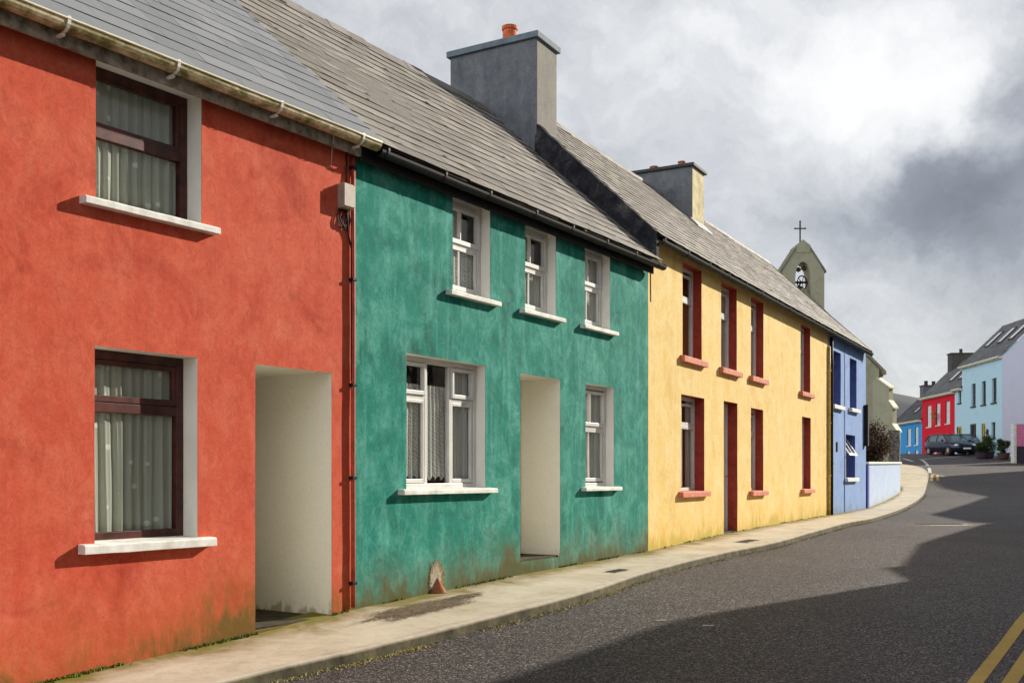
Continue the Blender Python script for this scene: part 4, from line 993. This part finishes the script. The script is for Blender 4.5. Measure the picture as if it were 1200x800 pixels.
def catmull(P,n=10):
    out=[]
    for i in range(len(P)-1):
        p0=Vector(P[max(0,i-1)]);p1=Vector(P[i]);p2=Vector(P[i+1]);p3=Vector(P[min(len(P)-1,i+2)])
        for k in range(n):
            t=k/n; out.append(.5*((2*p1)+(p2-p0)*t+(2*p0-5*p1+4*p2-p3)*t*t+(3*p1-p0-3*p2+p3)*t**3))
    out.append(Vector(P[-1])); return out
KP=catmull(ker,8); IP=catmull(inn,8)
def strip(KP,IP,name,push=.12,cols=8,ins=.25):
    b=MB(); rows=[]
    for k,(a,c) in enumerate(zip(KP,IP)):
        dv=(a-c); L=dv.length; dv=dv/L
        row=[]
        for j in range(cols+1):
            t=j/cols; dd=-ins+(L-push+ins)*t; q=c+dv*dd; 
            row.append(b.vert(V(q.x,q.y,g(q.y)+.004*noise.noise(Vector((q.x*1.5,q.y*1.5,0)))),edge=max(0,dd)))
        rows.append(row)
    for A,B in zip(rows,rows[1:]):
        for j in range(cols): b.face((A[j],A[j+1],B[j+1],B[j]))
    return tag(b.build(name,'concrete'),kind='structure')
strip(KP,IP,'pavement')
def kerb(KP,IP,name,wd=.122):
    b=MB(); rows=[]
    for k,(a,c) in enumerate(zip(KP,IP)):
        dv=(a-c).normalized(); j=.008*noise.noise(Vector((a.x*2,a.y*2,0))); z=g(a.y)
        prof=[(-wd,.001,0),(-.03,.003+j*.5,0),(-.008,-.004,.3),(0+j,-.022,1),(.012+j,-.14,1)]
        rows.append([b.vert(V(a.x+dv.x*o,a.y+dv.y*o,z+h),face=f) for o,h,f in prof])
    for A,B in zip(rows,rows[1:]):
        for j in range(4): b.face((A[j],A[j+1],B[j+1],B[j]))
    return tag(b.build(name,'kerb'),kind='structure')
kerb(KP,IP,'kerb')
# opposite pavement (the viewer stands on it)
def npt(np_,s): # street coordinates: np_ distance from the viewer's side, s along
    n=Vector((-RD[1],RD[0])); d=Vector(RD); return n*np_+d*(s+7.52)
k2=[npt(.98+.0006*max(0,s-10)**1.5,s) for s in rng(-14,56,1.0)]; i2=[npt(-1.25,s) for s in rng(-14,56,1.0)]
strip(k2,i2,'pavement',ins=.1); kerb(k2,i2,'kerb')
def pave_line(pts,w,mat,name,label,lift=-.086):
    b=MB(); rows=[]
    for k,p in enumerate(pts):
        t=(Vector(pts[min(k+1,len(pts)-1)])-Vector(pts[max(0,k-1)])).normalized(); nrm=Vector((-t.y,t.x))
        a=Vector(p)+nrm*w/2; c=Vector(p)-nrm*w/2
        rows.append((b.vert(V(a.x,a.y,g(a.y)+lift)),b.vert(V(c.x,c.y,g(c.y)+lift))))
    for A,B in zip(rows,rows[1:]): b.face((A[0],A[1],B[1],B[0]))
    return tag(b.build(name,mat),label,'road marking',kind='structure')
def yl(off): return [tuple(npt(1.50+off+.024*max(-6,(s-1.2)),s)) for s in rng(-10,30,.5)]
pave_line(yl(.03),.105,'yline','road_marking','left one of the double yellow lines')
pave_line(yl(-.185),.105,'yline','road_marking','right one of the double yellow lines')
def gp(u,v,off=-.09):
    y=3
    while y<90:
        if (557-v)/F_*y<=g(y)+off: return ((u-600)/F_*y,y)
        y+=.02
    return ((u-600)/F_*80,80)
for a,b_ in (((1091.5,563),(1092.5,556)),((1099,563),(1098.5,556))):
    p,q=gp(*a),gp(*b_); pave_line([p,q],.12,'yline','road_marking','short yellow line end near the corner')
pave_line([gp(1090,554),gp(1089,549),gp(1086,543.5),gp(1082,539.5),gp(1078,538)],.16,'wline','road_marking','curved white line at the side road mouth')
pave_line([gp(1079,538.3),gp(1100,536.5),gp(1120,535),gp(1140,533.6)],.16,'wline','road_marking','long white line before the parked cars')
pave_line([gp(1058,537),gp(1070,540.5)],.22,'wline','road_marking','short white dash on the side road')
pave_line([gp(1092,555),gp(1107,558)],.10,'wline','road_marking','white stop bar')
pave_line([gp(1172,533),gp(1188,534.5),gp(1200,537),gp(1215,541)],.16,'wline','road_marking','white line curving off at the right')
# covers and grates
def flat_box(cx,cy,rz,w,l,h,lift,name,label,cat,mat,group=None,slots=0):
    root=thing(name,label,cat,V(cx,cy,g(cy)+lift),group); c,s=math.cos(rz),math.sin(rz)
    def P(a,b_,dz): x=cx+a*c-b_*s; y=cy+a*s+b_*c; return V(x,y,g(y)+lift+dz)
    b=MB(); b.hexa([P(-w/2,-l/2,-.02),P(w/2,-l/2,-.02),P(w/2,l/2,-.02),P(-w/2,l/2,-.02),P(-w/2,-l/2,h),P(w/2,-l/2,h),P(w/2,l/2,h),P(-w/2,l/2,h)]); b.build('frame',mat,root,bevel=.004)
    b=MB(); e=.03; 
    n=slots or 6
    for k in range(n):
        t0=-l/2+e+(l-2*e)*k/n; t1=t0+(l-2*e)/n*.6
        b.hexa([P(-w/2+e,t0,h),P(w/2-e,t0,h),P(w/2-e,t1,h),P(-w/2+e,t1,h),P(-w/2+e,t0,h+.006),P(w/2-e,t0,h+.006),P(w/2-e,t1,h+.006),P(-w/2+e,t1,h+.006)])
    b.build('grate','darkmetal',root)
ang=math.atan2(RD[1],RD[0])
p=gp(723,669,0); flat_box(p[0],p[1],ang,.42,.2,.003,.002,'drain_cover','small metal cover set in the pavement before the green house','drain cover','fascia')
p=gp(876,634,0); flat_box(p[0],p[1],ang,.6,.25,.003,.002,'drain_cover','small metal cover set in the pavement before the yellow house','drain cover','fascia')
p=gp(1100,614); flat_box(p[0],p[1],0,1.0,.45,.003,-.087,'drain_cover','dark grate in a pale surround out in the sunlit road','drain cover','darkmetal')
p=gp(1100,614.5)
# broken concrete patch
def blob_patch(cx,cy,rx,ry,rz,label,seed,mat='brokenpatch',lift=.0055,name='pavement_patch'):
    b=MB(); n=36; c,s=math.cos(rz),math.sin(rz); rings=[]
    for q,t_ in ((1,.0),(.6,.5),(.3,1)):
        row=[]
        for k in range(n):
            a=2*math.pi*k/n; rr=q*(1+.35*noise.noise(Vector((math.cos(a)*2,math.sin(a)*2,seed)))); x=rx*rr*math.cos(a); y=ry*rr*math.sin(a)
            X=cx+x*c-y*s;Y=cy+x*s+y*c; row.append(b.vert(V(X,Y,g(Y)+lift+ (.003+.004*noise.noise(Vector((X*20,Y*20,0))) if q<1 else 0)),edge=q))
        rings.append(row)
    for A,B in zip(rings,rings[1:]):
        for k in range(n): b.face((A[k],A[(k+1)%n],B[(k+1)%n],B[k]))
    b.face(rings[-1]); tag(b.build(name,mat,normals=False),label,'patch',kind='structure')
p=gp(1100,614.5); blob_patch(p[0]+.1,p[1],1.0,.75,0,'pale mortar patch round the road grate',3,'mortar',-.0885,'road_patch')
p=gp(497,712,0); blob_patch(p[0],p[1],1.15,.34,ang,'rough dark broken patch of pavement',1); p=gp(545,699,0); blob_patch(p[0],p[1],.45,.16,ang,'small dark patch',2)
# moss and grit in the kerb channel and along wall feet
def grit():
    b=MB(); rnd=random.Random(9)
    Ks=[k for k in KP if 4<k.y<42]
    for _ in range(9000):
        i=rnd.randrange(len(Ks)-1); t=rnd.random(); a=Ks[i].lerp(Ks[i+1],t); d=(Ks[i+1]-Ks[i]).normalized(); nr=Vector((d.y,-d.x))
        cl=noise.noise(Vector((a.x*1.3,a.y*1.3,4)))
        if rnd.random()>.45+cl*1.3: continue
        o=abs(rnd.gauss(0,.045))+.012; q=a+nr*o; r=rnd.uniform(.004,.014); tt=rnd.random(); z=g(q.y)-.09
        c=V(q.x,q.y,z); ph=rnd.random()*6
        ring=[b.vert(c+Vector((r*math.cos(ph+k*2.1),r*math.sin(ph+k*2.1),0)),tint=tt) for k in range(3)]; top=b.vert(c+Vector((0,0,r*1.3)),tint=tt)
        for k in range(3): b.face((ring[k],ring[(k+1)%3],top))
    tag(b.build('grit','moss',None,normals=False),'yellowish grit and moss gathered along the kerb','grit',kind='stuff')
    b=MB()
    for _ in range(2600):
        u=rnd.random()
        if u<.45: F=FR; S=rnd.uniform(-4,0)
        elif u<.8: F=FG; S=rnd.uniform(0,6.7)
        else: F=FY; S=rnd.uniform(0,12)
        if rnd.random()>.3+1.6*noise.noise(Vector((S*2,F.P.x,4)))+(.5 if F is FR and -1.9<S<-.0 else 0): continue
        if (F is FR and -1.2<S<-.3) or (F is FG and 3.05<S<4.0): continue
        o=-.01-abs(rnd.gauss(0,.02)); z=F.g(S); r=rnd.uniform(.004,.016); c=F.w(S,o,z); tt=rnd.random(); ph=rnd.random()*6
        ring=[b.vert(c+Vector((r*math.cos(ph+k*2.1),r*math.sin(ph+k*2.1),0)),tint=tt) for k in range(3)]; top=b.vert(c+Vector((rnd.uniform(-.01,.01),rnd.uniform(-.01,.01),r*1.8)),tint=tt)
        for k in range(3): b.face((ring[k],ring[(k+1)%3],top))
    tag(b.build('moss','grass',None,normals=False),'tiny moss tufts along the foot of the house walls','moss',kind='stuff')
grit()
for (u,v) in ((830,733),(775,727)): 
    p=gp(u,v); b=MB(); b.hexa([V(p[0]+x,p[1]+y,g(p[1])-.09+z) for z in (0,.006) for x,y in ((-.05,0),(.05,.008),(.05,.02),(-.05,.012))]); tag(b.build('paper_scrap','plate',None,V(p[0],p[1],g(p[1])-.09)),'white paper scrap lying in the road shadow' if u==830 else 'smaller white scrap on the road nearer the shadow edge','litter')
# hill
b=MB(); nx,ny=60,14
for j in range(ny):
    for i in range(nx):
        x=-100+i*20; y=700+j*45; rid=math.exp(-((j-6)/3.2)**2)
        px=600+F_*x/970.; hh=86*math.exp(-((px-900)/420)**2)*rid
        b.vert(V(x,y,-12+ (hh+12)*rid**.15 if False else -14+ (hh+14)*rid + 2.0*noise.noise(Vector((x*.01,y*.01,0)))*rid))
for j in range(ny-1):
    for i in range(nx-1): b.face((j*nx+i,j*nx+i+1,(j+1)*nx+i+1,(j+1)*nx+i))
tag(b.build('hill','hill',None,smooth=True),kind='structure')
# ================================================================== HOUSES ACROSS THE STREET (behind the viewer; they cast the street's shade)
FO=Frame((0,0),RD)
def opp(label,s0,s1,za,zb_,c,dep,mat,roof='slate_far2',pitch=.55):
    # street coordinates: s counted from foot opposite the red/green boundary
    n=Vector((-RD[1],RD[0])); d=Vector(RD)
    def P(S,back,z): q=n*(c-back)+d*(S+7.52); return V(q.x,q.y,z)
    root=thing('house',label,'house',P((s0+s1)/2,dep/2,g(P((s0+s1)/2,0,0).y)))
    b=MB(); zb=-2.5
    b.hexa([P(s0,0,zb),P(s1,0,zb),P(s1,dep,zb),P(s0,dep,zb),P(s0,0,za-.05),P(s1,0,zb_-.05),P(s1,dep,zb_-.05),P(s0,dep,za-.05)]); b.build('wall',mat,root)
    b=MB(); rr=dep/2*pitch
    b.poly([P(s0,-.05,za-.02),P(s1,-.05,zb_-.02),P(s1,dep/2,zb_+rr),P(s0,dep/2,za+rr)],tint=.5); b.poly([P(s0,dep,za),P(s1,dep,zb_),P(s1,dep/2,zb_+rr),P(s0,dep/2,za+rr)],tint=.5)
    b.poly([P(s0,0,za-.05),P(s0,dep/2,za+rr),P(s0,dep,za-.05)],tint=.2); b.poly([P(s1,0,zb_-.05),P(s1,dep/2,zb_+rr),P(s1,dep,zb_-.05)],tint=.2); b.build('roof',roof,root,normals=False)
    k=s0+1.2
    while k<s1-1.4 and s1-s0>3:
        for z in (g(P(k,0,0).y)+.9,g(P(k,0,0).y)+3.1):
            if z+1.1>min(za,zb_)-.1: continue
            m=MB(); m.hexa([P(k,-.01,z),P(k+.9,-.01,z),P(k+.9,-.06,z),P(k,-.06,z),P(k,-.01,z+1.1),P(k+.9,-.01,z+1.1),P(k+.9,-.06,z+1.1),P(k,-.06,z+1.1)]); w=m.build('window','white_pvc',root)
            m=MB(); m.poly([P(k+.08,-.065,z+.08),P(k+.82,-.065,z+.08),P(k+.82,-.065,z+1.02),P(k+.08,-.065,z+1.02)]); m.build('pane','farglass',w)
        k+=2.6
opp('cream house across the street, directly behind the viewer',-12,14.6,5.0,5.06,-1.2,6,'oppwall')
opp('narrow lean-to beside the cream house across the street',14.61,16.0,5.06,3.76,-1.2,3,'oppwall2',pitch=0.02)
opp('low grey shed across the street',16.01,18.95,3.8,4.6,-1.2,4,'oppwall2',pitch=0.02)
opp('long grey outbuilding across the street',18.96,23.9,4.42,5.2,-1.2,4,'oppwall2',pitch=0.02)
opp('plain cream cottage across the street, before the barn',23.91,31.7,5.22,5.5,-1.2,6,'oppwall')
opp('grey barn with steeply rising eave across the street',31.71,40.7,5.45,8.0,-1.2,5,'oppwall2',pitch=.02)
opp('large cream house across the street beyond the barn',40.71,59.3,8.0,9.57,-1.2,7,'oppwall')
opp('tall grey house at the far end across the street',59.31,76,9.6,15.0,-1.2,8,'oppwall2')
# ================================================================== SKY, SUN, CAMERA
AZ=R(67); EL=R(24.5)
n_=Vector((-RD[1],RD[0])); d_=Vector(RD); h_=(-n_*math.cos(AZ)+d_*math.sin(AZ)).normalized()
sund=Vector((h_.x*math.cos(EL),h_.y*math.cos(EL),math.sin(EL)))
sl=bpy.data.lights.new('sun','SUN'); sl.energy=5.0; sl.angle=R(.5); sl.color=(1,.93,.80); so=bpy.data.objects.new('sun',sl); COL.objects.link(so)
so.rotation_euler=sund.to_track_quat('Z','Y').to_euler(); so.location=(0,0,50)
w=bpy.data.worlds.new('World'); scene.world=w; w.use_nodes=True; t=w.node_tree; N=t.nodes; bg=N['Background']
def wn(ty,**k):
    n=N.new(ty)
    for a,b_ in k.items(): setattr(n,a,b_)
    return n
def wl(a,b_): t.links.new(a,b_)
tc=wn('ShaderNodeTexCoord').outputs['Generated']
sky=wn('ShaderNodeTexSky',sky_type='NISHITA'); sky.sun_disc=False; sky.sun_elevation=EL; sky.sun_rotation=math.atan2(h_.x,h_.y)
def wmath(op,a,b_=0.0,c=None,clamp=False):
    m=wn('ShaderNodeMath',operation=op,use_clamp=clamp)
    for i,v in enumerate((a,b_,c)):
        if v is None: continue
        if isinstance(v,(int,float)): m.inputs[i].default_value=v
        else: wl(v,m.inputs[i])
    return m.outputs[0]
def wnoise(scale,detail,rough,dist=0,vec=None,z=1.0):
    mp=wn('ShaderNodeMapping'); wl(vec or tc,mp.inputs[0]); mp.inputs['Scale'].default_value=(1,1,z)
    n=wn('ShaderNodeTexNoise'); wl(mp.outputs[0],n.inputs['Vector']); n.inputs['Scale'].default_value=scale; n.inputs['Detail'].default_value=detail; n.inputs['Roughness'].default_value=rough; n.inputs['Distortion'].default_value=dist
    return n
dn=wnoise(3.2,7,.6); sub=wn('ShaderNodeVectorMath',operation='SUBTRACT'); wl(dn.outputs['Color'],sub.inputs[0]); sub.inputs[1].default_value=(.5,.5,.5)
scl=wn('ShaderNodeVectorMath',operation='SCALE'); wl(sub.outputs[0],scl.inputs[0]); scl.inputs['Scale'].default_value=.30
wd=wn('ShaderNodeVectorMath',operation='ADD'); wl(tc,wd.inputs[0]); wl(scl.outputs[0],wd.inputs[1]); warped=wd.outputs[0]
fbm=wnoise(4.5,9,.62,.3,warped,1.5).outputs[0]
fine=wnoise(11,8,.62,.2,warped,1.4).outputs[0]
val=wmath('MULTIPLY_ADD',wmath('SUBTRACT',fbm,.5),.9,.60)
val=wmath('ADD',val,wmath('MULTIPLY',wmath('SUBTRACT',fine,.5),.55))
def blob(u,v,rad,amt,soft=1.0):
    global val
    d=Vector(((u-600)/F_,1,(557-v)/F_)).normalized()
    ds=wn('ShaderNodeVectorMath',operation='DISTANCE'); wl(warped,ds.inputs[0]); ds.inputs[1].default_value=d
    mr=wn('ShaderNodeMapRange',interpolation_type='SMOOTHSTEP'); wl(ds.outputs['Value'],mr.inputs['Value']); mr.inputs['From Min'].default_value=rad*(1-.75*soft); mr.inputs['From Max'].default_value=rad; mr.inputs['To Min'].default_value=amt; mr.inputs['To Max'].default_value=0
    val=wmath('ADD',val,mr.outputs[0])
BL=[(930,120,.23,.28),(1060,70,.14,.24),(950,10,.12,.2),(760,20,.12,.06),(1140,300,.19,-.26),(1010,310,.13,-.15),(1205,70,.06,-.30),(1110,110,.11,.20),(1200,250,.10,-.25),(620,10,.16,.05),(480,60,.2,.10),
    (770,180,.12,-.10),(1100,420,.14,.28),(1000,380,.1,.1),(880,250,.1,-.08),(700,120,.1,-.06)]
for q in BL: blob(*q)
val=wmath('MULTIPLY',val,1/1.25); cr=wn('ShaderNodeValToRGB'); wl(val,cr.inputs[0]); e=cr.color_ramp.elements
stops=[(0,(.19,.205,.24)),(.26,(.30,.32,.37)),(.44,(.49,.51,.55)),(.64,(.70,.715,.74)),(.82,(.90,.905,.915)),(1.0,(1.02,1.02,1.02))]
while len(e)<len(stops): e.new(.5)
for x,(p_,c_) in zip(e,stops): x.position=p_; x.color=(*c_,1)
def fdir(vec,a,b_,lo,hi):
    d=wn('ShaderNodeVectorMath',operation='DOT_PRODUCT'); wl(tc,d.inputs[0]); d.inputs[1].default_value=vec
    m=wn('ShaderNodeMapRange',interpolation_type='SMOOTHSTEP'); wl(d.outputs['Value'],m.inputs['Value']); m.inputs['From Min'].default_value=a; m.inputs['From Max'].default_value=b_; m.inputs['To Min'].default_value=lo; m.inputs['To Max'].default_value=hi
    return m.outputs[0]
mixn=wn('ShaderNodeMix',data_type='RGBA'); mixn.inputs[0].default_value=.90
sk=wn('ShaderNodeVectorMath',operation='SCALE'); wl(sky.outputs[0],sk.inputs[0]); sk.inputs['Scale'].default_value=.08
# Background strength .1: cloud radiance is scaled up to match
cs=wn('ShaderNodeVectorMath',operation='SCALE'); wl(cr.outputs[0],cs.inputs[0]); cs.inputs['Scale'].default_value=7.3
sk.inputs['Scale'].default_value=.8
# unseen sky behind the viewer brightened as fill light for the shaded reveals
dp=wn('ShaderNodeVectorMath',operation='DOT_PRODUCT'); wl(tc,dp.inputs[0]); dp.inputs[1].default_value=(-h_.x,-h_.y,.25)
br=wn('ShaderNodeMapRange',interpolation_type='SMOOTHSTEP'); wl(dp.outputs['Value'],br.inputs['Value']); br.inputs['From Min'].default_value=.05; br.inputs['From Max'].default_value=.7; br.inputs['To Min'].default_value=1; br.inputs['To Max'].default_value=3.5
cs2=wn('ShaderNodeVectorMath',operation='SCALE'); wl(cs.outputs[0],cs2.inputs[0]); wl(wmath('MULTIPLY',wmath('MULTIPLY',br.outputs[0],fdir((0,0,1),.46,.80,1,.22)),fdir((.83,-.56,0),.2,.9,1,.55)),cs2.inputs['Scale']); cs=cs2  # unseen sky overhead and to the right dimmed to deepen the shade
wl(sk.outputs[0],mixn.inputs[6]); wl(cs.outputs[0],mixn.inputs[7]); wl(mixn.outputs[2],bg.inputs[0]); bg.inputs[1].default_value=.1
cam=bpy.data.cameras.new('camera'); co=bpy.data.objects.new('camera',cam); COL.objects.link(co); scene.camera=co
co.location=(0,0,Z0); co.rotation_euler=(R(90),0,0); cam.sensor_width=36; cam.lens=36*F_/1200; cam.shift_y=157/1200; cam.clip_end=8000; cam.clip_start=.05
scene.view_settings.view_transform='Standard'; scene.view_settings.look='None'; scene.view_settings.gamma=1; scene.view_settings.exposure=.50
scene.render.resolution_x=1024; scene.render.resolution_y=682
for o in bpy.data.objects:
    if '_o' in o: del o['_o']
